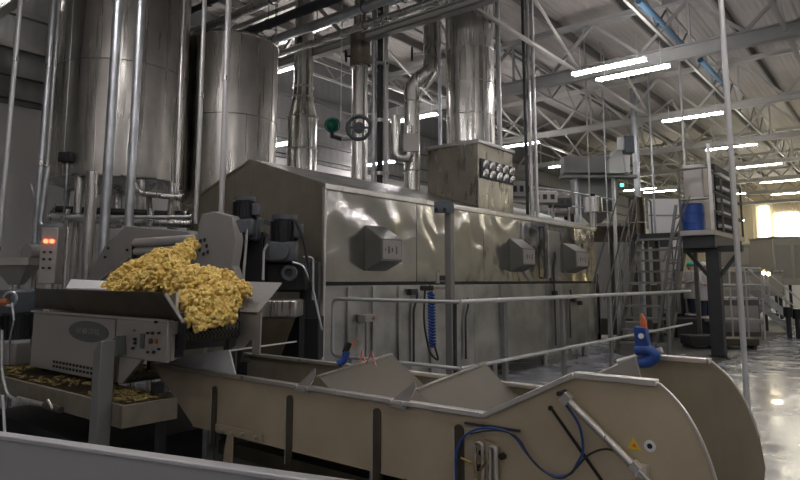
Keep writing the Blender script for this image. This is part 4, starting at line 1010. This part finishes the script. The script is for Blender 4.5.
# ------------------------------------------------------------------ corn puffs
def puff_mesh(seed, L=.062, r=.0150):
    rnd = random.Random(seed); P = []; R_ = []
    sw = rnd.uniform(1.6, 3.4); Rb = L/sw
    for k in range(6):
        a = -sw/2+sw*k/5; P.append(V((Rb*math.cos(a)-Rb*.7, Rb*math.sin(a), rnd.uniform(-.003, .003)))); R_.append(r*rnd.uniform(.85, 1.15))
    R_[0] *= .7; R_[-1] *= .7
    m = MB(); m.tube(P, R_, 7); return m
protos = [puff_mesh(i) for i in range(8)]
K = lambda px, py, X, r: (at(px, py, X=X), r)
blobs = []
def bl(px, py, X, r): blobs.append((at(px, py, X=X), r))
# ridge of the mass along the belt, sizes in metres
for (px, py, X, r) in ((112, 292, 2.88, .09), (124, 285, 2.95, .13), (120, 292, 2.80, .08), (138, 279, 3.0, .16), (132, 288, 2.80, .09), (152, 272, 3.1, .15), (150, 284, 2.85, .12), (163, 266, 3.25, .15), (165, 278, 2.95, .16),
                       (174, 261, 3.35, .12), (176, 277, 3.1, .14), (184, 252, 3.5, .085), (191, 245, 3.6, .06), (189, 256, 3.5, .05), (193, 285, 3.1, .15), (207, 285, 3.2, .14), (183, 287, 2.9, .13), (200, 290, 2.95, .15),
                       (222, 287, 3.2, .13), (236, 291, 3.25, .08), (243, 290, 3.25, .06), (222, 300, 3.02, .12), (205, 306, 2.85, .12), (188, 302, 2.76, .08), (221, 309, 3.02, .08), (212, 318, 2.86, .09), (196, 318, 2.74, .07), (202, 325, 2.76, .05), (225, 316, 2.98, .08), (229, 303, 3.10, .07)):
    bl(px, py, X, r)
rnd = random.Random(3); samples = []
area = sum(r*r for _, r in blobs)
for c_, r in blobs:
    n = int(2300*r*r/area*1.0)
    for _ in range(n*2):
        d = V((rnd.gauss(0, 1), rnd.gauss(0, 1), rnd.gauss(0, 1))).normalized()
        if d.z < -.55: continue
        p = c_+d*r*rnd.uniform(.98, 1.06)
        if any((p-c2).length < r2*.96 for c2, r2 in blobs if c2 is not c_): continue
        vis = d.dot((CAM-p).normalized())
        samples.append(((CAM-p).length - .8*vis, vis, p))
samples.sort(key=lambda s_: s_[0])
front = [s_ for s_ in samples if s_[1] > .15]
inds = []
for s_ in front:
    if len(inds) >= 300: break
    if all((s_[2]-q).length > .026 for q in inds): inds.append(s_[2])
pm = []
for m in protos:
    me = bpy.data.meshes.new('corn_puff'); me.from_pydata(m.v, [], m.f); me.shade_smooth(); me.materials.append(M['puff']); pm.append(me)
for i, p in enumerate(inds):
    o = bpy.data.objects.new('corn_puff', pm[i % 8]); COL.objects.link(o); o.location = p
    o.rotation_euler = (rnd.uniform(0, 6.28), rnd.uniform(0, 6.28), rnd.uniform(0, 6.28)); s_ = rnd.uniform(.85, 1.25); o.scale = (s_, s_, s_)
    o['label'] = 'yellow curled corn puff on the near face of the heap'; o['category'] = 'corn puff'; o['group'] = 'corn puffs on the near face of the heap'
m = MB(); iset = set(id(p) for p in inds)
for _, vis, p in samples:
    if id(p) in iset: continue
    R3 = Matrix.Rotation(rnd.uniform(0, 6.28), 3, 'X') @ Matrix.Rotation(rnd.uniform(0, 6.28), 3, 'Y') @ Matrix.Rotation(rnd.uniform(0, 6.28), 3, 'Z')
    pr = protos[rnd.randrange(8)]; s_ = rnd.uniform(.85, 1.25); m.add([p+R3@(v*s_) for v in pr.v], pr.f)
for c_, r in blobs: m.sph(c_, r*.88, 14, 9)
S(m, 'corn_puff_heap', 'puff', 'heap of yellow corn puffs piled on the feeder conveyor belt', 'corn puffs', kind='stuff')

# ------------------------------------------------------------------ stair beyond the oven
SX0, SX1, SYa, SYb, SZ = 15.45, 17.4, 4.45, 5.65, 3.0
sr = T('access_stair', (SX0, (SYa+SYb)/2, 0), 'steep grey metal access stair beyond the far end of the oven', 'stair')
n = 10
for i in range(n):
    f = (i+.5)/n; z = SZ*(i+1)/(n+.5); x = SX0+(SX1-SX0)*f
    MB().bb((x-.13, SYa+.04, z-.05), (x+.13, SYb-.04, z)).build('tread', 'tread', sr)
for y in (SYa, SYb): MB().bar((SX0-.1, y, 0.02), (SX1+.1, y, SZ-.04), .04, .24).build('stringer', 'stair', sr)
for y in (SYa-.04, SYb+.04):
    m = MB().tube(bend([(SX0-.2, y, .02), (SX0-.2, y, 1.0), (SX1, y, SZ+1.05), (SX1+1.3, y, SZ+1.05), (SX1+1.3, y, SZ)], .15), .024, 8); m.build('handrail', 'stair', sr)
    MB().tube([(SX0-.2, y, .55), (SX1, y, SZ+.55)], .018, 6).build('mid_rail', 'stair', sr)
    for f in (.33, .66, 1.0): MB().cyl((SX0+(SX1-SX0)*f, y, SZ*f), (SX0+(SX1-SX0)*f, y, SZ*f+1.03), .02, n=6).build('baluster', 'stair', sr)
MB().bb((SX1, SYa, SZ-.12), (SX1+1.4, SYb+.3, SZ)).build('landing', 'dark', sr)
for y in (SYa+.1, SYb-.1, SYb+.2): MB().bb((SX1+1.2, y-.05, 0), (SX1+1.3, y+.05, SZ-.12)).build('leg', 'stair', sr)
MB().tube([(SX1+.02, SYb+.05, SZ+1.05), (SX1+.02, SYb+.3, SZ+1.05)], .024).build('landing_rail', 'stair', sr)
MB().tube([(SX1+.02, SYb+.05, SZ+.55), (SX1+.02, SYb+.3, SZ+.55)], .018).build('landing_rail', 'stair', sr)
# leaning ladder rails left of stair
for k, (pa, pb) in enumerate((((618, 196), (592, 285)), ((632, 200), (604, 300)), ((690, 196), (663, 262)))):
    a, b = at(*pa, D=14.6), at(*pb, D=14.6)
    S(MB().bar(a, V((b.x, b.y, 0))+(b-a)*(b.z/(a.z-b.z)) if 0 else b, .03, .03), 'sloping_rail', 'stair', ['sloping rail leaning left of the stair, the outer one', 'sloping rail leaning left of the stair, nearer its steps', 'sloping rail on the right of the stair'][k], 'rail')
# ------------------------------------------------------------------ elevator head and machines behind the oven end
q = at(612, 185, D=17.5)
eh = T('elevator_head', V((q.x, q.y, 0)), 'white angular elevator head with a motor above the oven far end', 'elevator head')
P = [at(609, 173, D=17.5), at(609, 160, D=17.5), at(618, 148, D=17.5), at(630, 154, D=17.5), at(630, 172, D=17.5), at(624, 173, D=17.5), at(624, 164, D=17.5), at(617, 173, D=17.5)]
MB().prism(P[:5]+[P[7]], FH*.6).build('head_casing', 'whitecloth', eh, smooth=False)
MB().prism([at(624, 156, D=17.4), at(629, 156, D=17.4), at(630, 170, D=17.4), at(626, 172, D=17.4)], FH*.3).build('outlet_spout', 'whitecloth', eh)
MB().box(at(628, 145, D=17.4), (.26, .3, .50), R_).build('drive_motor', 'motor', eh, bevel=.03); MB().cyl(at(621, 150, D=17.4), at(621, 138, D=17.4), .11).build('motor_can', 'white', eh)
a, b = at(562, 158, D=17.9), at(610, 174, D=17.9)
MB().box((a+b)/2, ((b-a).dot(RT), .5, a.z-b.z), R_).build('conveyor_box', 'beamg', eh)
MB().bar(at(560, 177, D=17.8), at(636, 177, D=17.8), .3, .08).build('carrier_beam', 'beamg', eh)
for px in (576, 613): 
    a = at(px, 176, D=17.8); MB().bb((a.x-.04, a.y-.04, 0), (a.x+.04, a.y+.04, a.z)).build('leg', 'galv', eh)
a, b = at(574, 178, D=18.6), at(614, 203, D=18.6)
t = T('grey_bin', V(((a+b)/2).xy.to_3d()), 'square grey bin below the elevator head behind the oven roof', 'bin')
MB().box((a+b)/2, ((b-a).dot(RT), .9, a.z-b.z), R_).build('bin_body', 'grey', t, bevel=.02)
frustum(V(((a+b)/2).xy.to_3d())+V((0, 0, b.z))+FH*.0, .55, .15, 0, -.6, R_).build('bin_cone', 'grey', t)
MB().bar(V((a.x, a.y, 2.9)), V((a.x, a.y, 0)), .07, .07).build('leg', 'galv', t)
q = at(622, 186.5, D=17); S(MB().cyl(q, q+V((0, 0, .08)), .05), 'green_beacon', 'grn', 'small lit green beacon below the elevator head', 'beacon')
# skid of pipework on the oven roof far part
for k, (px, py, w_, h_, mt, lab) in enumerate(((520, 190, .5, .35, 'grey', 'grey frame box on the oven roof beside the exhaust hood'), (543, 198, .6, .3, 'plate', 'pale equipment box with dark openings on the oven roof'),
                                     (560, 203, .5, .22, 'dark', 'dark equipment box on the oven roof, farthest right'))):
    q = at(px, py, D=14.6+k*.4)
    t = T('roof_unit', q, lab, 'equipment box'); MB().box(q, (w_, .4, h_), R_).build('unit_body', mt, t, bevel=.02)
    for s_ in (-.3, 0, .3): MB().box(q+RT*w_*s_-FH*.2, (w_*.16, .03, h_*.4), R_).build('opening', 'black', t)
    MB().bar(q-RT*w_*.4, V((q.x, q.y, OZE+.1))-RT*w_*.4, .04, .04).build('leg', 'steel', t); MB().bar(q+RT*w_*.4, V((q.x, q.y, OZE+.1))+RT*w_*.4, .04, .04).build('leg', 'steel', t)
hr = T('roof_handrail', at(500, 186, D=14.5), 'grey handrail running behind the oven roof to the stair', 'handrail')
MB().tube([at(498, 184, D=14.5), at(560, 190, D=16.3), at(616, 200, D=17.3)], .022).build('top_rail', 'galv', hr)
MB().tube([at(498, 200, D=14.5), at(560, 204, D=16.3), at(614, 213, D=17.3)], .018).build('mid_rail', 'galv', hr)
for px, D in ((512, 14.9), (548, 16.0), (580, 16.7), (614, 17.3)):
    a = at(px, 188+max(0, (px-548)*.17), D=D); MB().cyl((a.x, a.y, a.z-.95), a, .02, n=6).build('baluster', 'galv', hr)
q = at(593, 203, D=16.8)
t = T('round_dust_bin', q, 'small round vessel on the oven far roof by the stair', 'vessel'); MB().cyl(q-V((0, 0, .25)), q+V((0, 0, .15)), .25, n=20).build('vessel_body', 'steel', t); MB().cyl(q+V((0, 0, .15)), q+V((0, 0, .25)), .06).build('vent_cap', 'black', t)
MB().cyl(q-V((0, 0, .7)), q-V((0, 0, .25)), .08).build('outlet', 'steel', t)
# barrel and pale screens behind the stair head
q = at(637, 214, D=17.6)
t = T('steel_drum', V((q.x, q.y, SZ)), 'dull cylindrical drum standing on the stair landing', 'drum')
MB().cyl((q.x, q.y, SZ), (q.x, q.y, at(637, 198, D=17.6).z), .22, n=20).build('drum_body', 'grime_shade', t); MB().ring((q.x, q.y, SZ+.35), .225, .015).build('hoop', 'steel', t)
q = at(665, 215, D=24)
t = T('white_screen', V((q.x, q.y, 0)), 'large pale panelled screen behind the stair landing', 'screen')
za, zb_ = at(665, 199, D=24).z, at(665, 232, D=24).z
MB().box((q.x, q.y, za/2), (1.25, .08, za), R_).build('screen_panel', 'white', t); MB().box((q.x, q.y, (za+zb_)/2)-FH*.06 if 0 else V((q.x, q.y, (za+zb_)/2))-FH*.06, (1.27, .04, .05), R_).build('cross_bar', 'grey', t)

# ------------------------------------------------------------------ railed platform on one column
PX0, PX1, PY0, PY1 = 15.6, 19.0, 3.38, 4.12
PZ = at(700, 230, X=PX0).z
pt = T('railed_platform', (16.1, 3.6, 0), 'raised railed platform on a dark braced column at the right', 'platform')
MB().bb((PX0, PY0, PZ-.12), (PX1, PY1, PZ)).build('deck_plate', 'plate', pt, bevel=.01)
MB().bb((PX0+.1, PY0+.02, PZ-.40), (PX1-.3, PY1-.02, PZ-.12)).build('deck_frame', 'dark', pt)
cxp, cyp = at(716, 300, D=14.7).xy
MB().bb((cxp-.14, cyp-.14, 0), (cxp+.14, cyp+.14, PZ-.4)).build('column', 'dark', pt, bevel=.01); MB().bb((cxp-.28, cyp-.28, 0), (cxp+.28, cyp+.28, .03)).build('base_plate', 'dark', pt)
MB().bb((cxp-.12, cyp-.62, PZ-.5), (cxp+.12, cyp+.62, PZ-.36)).build('cross_beam', 'dark', pt)
for s_ in (-1, 1): MB().bar((cxp, cyp+s_*.56, PZ-.48), (cxp, cyp+s_*.08, PZ-1.1), .10, .08).build('brace', 'dark', pt)
MB().bar((cxp+.75, cyp, PZ-.3), (cxp+.08, cyp, PZ-1.1), .08, .10).build('brace', 'dark', pt)
def railing(pts, z0, h, nm='railing', mat='stair', r=.026, n_=3):
    m = MB()
    for k in range(1, n_+1): m.tube([V((x, y, z0+h*k/n_)) for x, y in pts], r, 8)
    for x, y in pts: m.cyl((x, y, z0), (x, y, z0+h), r, n=8)
    return m.build(nm, mat, pt)
railing([(PX0+.03, PY1-.03), (PX0+.03, PY0+.03)], PZ, 1.45, r=.028, n_=2)
railing([(PX0+.03, PY0+.03), (PX0+1.1, PY0+.03), (PX0+2.2, PY0+.03), (PX1-.03, PY0+.03)], PZ, 1.35, n_=3)
railing([(PX1-.03, PY0+.03), (PX1-.03, PY1-.03)], PZ, 1.35, n_=3)
MB().bb((PX0, PY0-.0, PZ), (PX0+.06, PY0+.06, PZ+2.0)).build('corner_post', 'rail', pt)
MB().bb((PX0+.35, PY0+.25, PZ), (PX0+1.5, PY1-.05, PZ+1.6)).build('equipment_cabinet', 'plate', pt, bevel=.02)
m = MB()
for k in range(5): m.bb((PX0+1.45, PY0+.09, PZ+.15+k*.32), (PX0+3.1, PY0+.215, PZ+.23+k*.32))
m.build('shelf', 'white', pt); MB().bb((PX0+1.45, PY0+.22, PZ), (PX0+3.1, PY0+.62, PZ+1.75)).build('rack_back', 'black', pt)
q = at(692.5, 222, X=PX0+.18)
t = T('blue_drum', V((PX0+.28, q.y, PZ)), 'blue plastic drum standing on the railed platform', 'drum')
hq = at(692, 205, X=PX0+.2).z
hq = max(hq, PZ+.45)
MB().cyl((PX0+.28, q.y, PZ), (PX0+.28, q.y, hq), .24, n=24).build('drum_body', 'blue', t)
for f in (.33, .66): MB().ring((PX0+.28, q.y, PZ+(hq-PZ)*f), .243, .012).build('hoop', 'blue', t)
MB().cyl((PX0+.28, q.y, hq), (PX0+.28, q.y, hq+.03), .2).build('lid', 'black', t)
pt_lad = T('platform_ladder', at(663, 300, D=15.3).xy.to_3d(), 'leaning ladder rails in front of the left side of the railed platform', 'ladder')
for pa, pb in (((686, 190), (668, 345)), ((676, 205), (655, 345))):
    a, b = at(*pa, D=15), at(*pb, D=15); MB().bar(a, V((b.x, b.y, .05)), .06, .06).build('ladder_rail', 'stair', pt_lad)
for i in range(8):
    a = at(686, 190, D=15).lerp(V((*at(668, 345, D=15).xy, .05)), .15+i*.1); b = at(676, 205, D=15).lerp(V((*at(655, 345, D=15).xy, .05)), .1+i*.1)
    MB().cyl(a, b, .018, n=6).build('rung', 'stair', pt_lad)

# ------------------------------------------------------------------ far machines on the right
def farbox(px0, py0, px1, py1, D, dep, nm, mat, lab, cat, legs=True, extra=None):
    a, b = at(px0, py0, D=D), at(px1, py1, D=D); c0 = (a+b)/2+FH*dep/2
    c0 = V((c0.x, c0.y, 0)); t = T(nm, c0, lab, cat)
    w_ = (b-a).dot(RT); zc = (a.z+b.z)/2; hh = a.z-b.z
    MB().box(V((c0.x, c0.y, zc)), (w_, dep, hh), R_).build('machine_body', mat, t, bevel=.03)
    MB().box(V((c0.x, c0.y, zc+hh/2+.04)), (w_*1.04, dep*1.04, .08), R_).build('top_cover', 'steel', t)
    for f in (-.25, .25): MB().box(V((c0.x, c0.y, zc))+RT*w_*f-FH*(dep/2+.01), (w_*.4, .03, hh*.7), R_).build('door_panel', 'plate' if mat != 'plate' else 'grey', t, bevel=.01)
    if b.z > .1:
        for f in (-.44, .44):
            for g_ in (-.4, .4): 
                q = c0+RT*w_*f+FH*dep*g_; MB().box((q.x, q.y, b.z/2), (.1, .1, b.z), R_).build('leg', 'dark', t)
    return t
farbox(722, 286, 770, 312, 22, 1.2, 'packing_machine', 'plate', 'pale panelled machine behind the dark column', 'machine')
farbox(740, 272, 785, 296, 27, 1.5, 'packing_machine', 'grey', 'grey panelled machine right of the slim post', 'machine')
farbox(772, 238, 815, 285, 31, 2, 'storage_silo', 'plate', 'big pale box machine at the right edge of the far hall', 'machine')
farbox(660, 290, 706, 318, 21, 1.2, 'packing_machine', 'dark', 'dark low machine between the stair and the dark column', 'machine')
farbox(735, 245, 765, 268, 36, 2, 'packing_machine', 'grey', 'grey machine block far back above the pale railing', 'machine')
farbox(628, 285, 664, 330, 20, 1.2, 'packing_machine', 'grime_shade', 'brownish machine seen through the stair treads', 'machine')
farbox(592, 226, 634, 335, 18.6, .8, 'dark_enclosure', 'grime_shade', 'tall dull enclosure just past the end of the oven, behind the sloping rails', 'enclosure')
farbox(634, 238, 676, 300, 21.8, .8, 'dark_enclosure', 'dark', 'dark enclosure seen between the upper stair treads', 'enclosure')
farbox(722, 300, 762, 338, 19.8, 1.0, 'conveyor_frame', 'stair', 'dull low frame under the pale railing right of the dark column', 'frame')
farbox(540, 195, 575, 214, 21, 1, 'packing_machine', 'grey', 'grey machine top behind the oven roof', 'machine', )
# walkway with pale railing
wk = T('raised_walkway', at(740, 312, D=19).xy.to_3d(), 'low raised walkway with pale railing behind the dark column', 'walkway')
a, b = at(716, 318, D=18.6), at(764, 318, D=18.6); wz = .62
MB().prism([V((a.x, a.y, wz)), V((b.x, b.y, wz)), V((b.x, b.y, wz))+FH*1.0, V((a.x, a.y, wz))+FH*1.0], (0, 0, -.10)).build('walkway_deck', 'plate', wk)
for z_ in (at(730, 268, D=18.6).z, at(730, 285, D=18.6).z):
    MB().tube([V((a.x, a.y, z_)), V((b.x, b.y, z_))], .025).build('railing_tube', 'rail', wk)
for f in (0, .33, .66, 1):
    q = a.lerp(b, f); MB().cyl((q.x, q.y, 0), (q.x, q.y, at(730, 268, D=18.6).z), .025).build('railing_post', 'rail', wk)
# far stair at right edge
fs = T('far_stair', at(790, 320, D=21).xy.to_3d(), 'small grey stair with bright sloping rails at the right edge', 'stair')
a, b = at(764, 280, D=20.5), at(808, 322, D=20.5)
for o_ in (V((0, 0, 0)), FH*.9):
    MB().bar(a+o_+V((0, 0, -.55)), V((b.x, b.y, .05))+o_, .04, .2).build('stringer', 'galv', fs)
    MB().tube([a+o_+V((0, 0, .35)), V((b.x, b.y, .95))+o_], .025).build('handrail', 'rail', fs); MB().tube([a+o_+V((0, 0, 0)), V((b.x, b.y, .55))+o_], .02).build('handrail', 'rail', fs)
    for f in (0, .5, 1):
        q = (a+V((0, 0, .35))).lerp(V((b.x, b.y, .95)), f)+o_; MB().cyl(q, q-V((0, 0, .9)), .02).build('baluster', 'galv', fs)
for i in range(5):
    q = (a+V((0, 0, -.5))).lerp(V((b.x, b.y, .1)), (i+.5)/5); MB().bar(q, q+FH*.9, .24, .03).build('tread', 'steel', fs)
for px, py, lab in ((763.5, 273, 'left warm lamp of the pair by the far stair'), (768.5, 274, 'right warm lamp of the pair by the far stair')):
    q = at(px, py, D=20.2); t = T('work_lamp', q, lab, 'lamp'); MB().sph(q, .06).build('bulb', 'ambert', t); MB().cyl(q+FH*.03, V((q.x, q.y, q.z-.9))+FH*.03, .015).build('stalk', 'galv', t)
# cluttered equipment along the right: motors on floor
for k, (px, py) in enumerate(((788, 312), (797, 314))):
    q = at(px, py, D=19.5); t = T('floor_motor', V((q.x, q.y, q.z-.2)), ['black ribbed motor low at the right edge, left of two', 'black ribbed motor low at the right edge, right of two'][k], 'motor')
    MB().cyl(q-V((0, 0, .15)), q+V((0, 0, .15)), .13, n=16).build('motor_body', 'motorb', t); MB().cyl((q.x, q.y, 0), (q.x, q.y, q.z-.15), .07).build('stand', 'dark', t)
# far wall doorway glow: roller door and pipes
MB_ = MB().bb((X1-.06, 5.2, 0), (X1-.01, 9.5, 4.2)); struct(MB_, 'door_1', 'white')
for k, (pa, pb) in enumerate((((758, 207), (771, 246)), ((774, 214), (800, 236)))):
    a, b = at(*pa, X=X1-.07), at(*pb, X=X1-.07); struct(MB().bb((X1-.08, b.y, b.z), (X1-.065, a.y, a.z)), 'window_%d' % (k+1), 'daywin')
# floor kit beneath the stair
for k, (px, py, w_, h_, lab) in enumerate(((632, 322, .5, .5, 'pale box on the floor seen through the lower stair treads'), (700, 330, .8, .25, 'low dark skid between the stair foot and the dark column'), (735, 330, .9, .18, 'flat dark skid on the floor behind the slim post'))):
    q = at(px, py, D=16.6 if k else 18); t = T('floor_skid', V((q.x, q.y, 0)), lab, 'skid'); MB().box((q.x, q.y, h_/2+.1), (w_, .6, h_), R_).build('skid_body', ('plate', 'dark', 'grime_shade')[k], t, bevel=.02)
    for s_ in (-.4, .4): MB().box(V((q.x, q.y, .05))+RT*w_*s_, (.08, .5, .1), R_).build('skid_foot', 'dark', t)

# ------------------------------------------------------------------ people far back
def person(px, ytop, D, label, coat, cap, z0, face=HEAD+math.pi, arm=.5):
    q = at(px, ytop, D=D); Hh = 1.68; base = V((q.x, q.y, z0))
    t = T('person', base, label, 'person')
    J = {}; R_f = Matrix.Rotation(face-math.pi/2, 3, 'Z')
    verts, edges, rad = [], [], []
    def a_(p, r, par=None):
        verts.append(base-ORG[t.name]+R_f@V(p)); rad.append(r)
        if par is not None: edges.append((par, len(verts)-1))
        return len(verts)-1
    pel = a_((0, 0, .92), .13); wa = a_((0, 0, 1.08), .12, pel); ch = a_((0, .02, 1.28), .14, wa); nk = a_((0, 0, 1.43), .055, ch); hb = a_((0, .01, 1.50), .07, nk); hd = a_((0, .015, 1.58), .09, hb); a_((0, .01, 1.65), .07, hd)
    for s_ in (-1, 1):
        hp = a_((s_*.09, 0, .86), .09, pel); kn = a_((s_*.10, .02, .48), .06, hp); an = a_((s_*.10, 0, .09), .042, kn); a_((s_*.11, .13, .04), .035, an)
        sh = a_((s_*.18, 0, 1.36), .055, ch); el = a_((s_*.23, .03, 1.10), .042, sh); wr = a_((s_*.20, .03+.22*arm, .98+.1*arm), .028, el); hn = a_((s_*.19, .07+.24*arm, .97+.1*arm), .026, wr)
        for k in range(4): 
            f1 = a_((s_*(.165+.014*k), .11+.24*arm, .955+.1*arm), .009, hn); a_((s_*(.165+.014*k), .15+.24*arm-abs(k-1.5)*.006, .93+.1*arm), .008, f1)
        a_((s_*.15, .09+.24*arm, .97+.1*arm), .010, hn)
    me = bpy.data.meshes.new('body'); me.from_pydata(verts, edges, []); o = bpy.data.objects.new('body', me); COL.objects.link(o); o.parent = t
    sk = o.modifiers.new('s', 'SKIN'); sk.use_smooth_shade = True
    for i, v in enumerate(me.skin_vertices[0].data): v.radius = (rad[i], rad[i]); v.use_root = (i == 0)
    o.modifiers.new('ss', 'SUBSURF').levels = 1; o.modifiers['ss'].render_levels = 1; me.materials.append(M['skin'])
    W = lambda p: base+R_f@V(p)
    # coat: torso shell, skirt and sleeves
    m = MB(); m.tube([W((0, 0, .55)), W((0, 0, .8)), W((0, 0, 1.05)), W((0, .01, 1.28)), W((0, 0, 1.40)), W((0, 0, 1.45))], [.24, .22, .18, .20, .17, .07], 16)
    m.build('coat', coat, t)
    for s_ in (-1, 1):
        MB().tube([W((s_*.13, 0, 1.38)), W((s_*.19, 0, 1.34)), W((s_*.235, .03, 1.10)), W((s_*.205, .03+.2*arm, .99+.09*arm))], [.07, .075, .06, .045], 12).build('sleeve', coat, t)
        MB().tube([W((s_*.09, 0, .86)), W((s_*.10, .02, .48)), W((s_*.10, 0, .10))], [.11, .085, .07], 12).build('trouser_leg', 'trouser', t)
        MB().box(W((s_*.105, .06, .035)), (.10, .26, .07), face-math.pi/2).build('shoe', 'white', t, bevel=.02)
        MB().sph(W((s_*.035, .095, 1.59)), .012).build('eye', 'black', t); MB().sph(W((s_*.088, .01, 1.575)), .022, 8, 6, (.5, 1, 1.4)).build('ear', 'skin', t)
    MB().sph(W((0, .115, 1.565)), .018, 8, 6, (.8, 1, 1.3)).build('nose', 'skin', t); MB().sph(W((0, .10, 1.53)), .02, 8, 6, (1.3, .4, .4)).build('mouth', 'copper', t)
    MB().sph(W((0, -.01, 1.64)), .115, 14, 9, (1, 1.05, .8)).build('hair_cap', cap, t)
    return t
def pz(ytop, D, px=700): return at(px, ytop, D=D).z-1.72
person(703, 262, 19.5, 'person in a long white coat and white cap behind the dark column, facing the viewer', 'whitecloth', 'white', pz(262, 19.5), HEAD+math.pi+.5)
person(689, 251, 20.5, 'person in a grey top with a green cap left of the white-coated one, turned sideways', 'plate', 'teal', pz(262, 20.5, 689), HEAD+math.pi/2, .8)
wz = pz(262, 19.5)
a, b = at(676, 300, D=19.3), at(715, 300, D=19.3)
zz2 = min(pz(262, 19.5), pz(262, 20.5, 689))
S(MB().prism([V((a.x, a.y, 0)), V((b.x, b.y, 0)), V((b.x, b.y, 0))+FH*1.6, V((a.x, a.y, 0))+FH*1.6], (0, 0, zz2)), 'operator_step', 'dark', 'dark raised step the two people stand on', 'step')

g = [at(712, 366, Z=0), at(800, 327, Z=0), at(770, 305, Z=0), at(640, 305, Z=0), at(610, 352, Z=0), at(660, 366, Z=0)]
S(MB().prism([V((p.x, p.y, 0)) for p in g], (0, 0, .03)), 'dark_floor_slab', 'stair', 'dark slab added for the machine shadows on the floor under the stair and column, edging the shiny floor', 'dark floor slab')  # thin dark slab put in for the machine shadows on the floor
# world: closed hall, nearly no sky light
w = bpy.data.worlds.new('world'); SC.world = w; w.use_nodes = True
w.node_tree.nodes['Background'].inputs[0].default_value = (.6, .62, .65, 1); w.node_tree.nodes['Background'].inputs[1].default_value = .02
SC.cycles.max_bounces = 6; SC.cycles.diffuse_bounces = 3; SC.cycles.glossy_bounces = 4; SC.cycles.use_denoising = True
SC.cycles.sample_clamp_indirect = 6; SC.cycles.caustics_reflective = False; SC.cycles.caustics_refractive = False
vs.exposure = 1.3
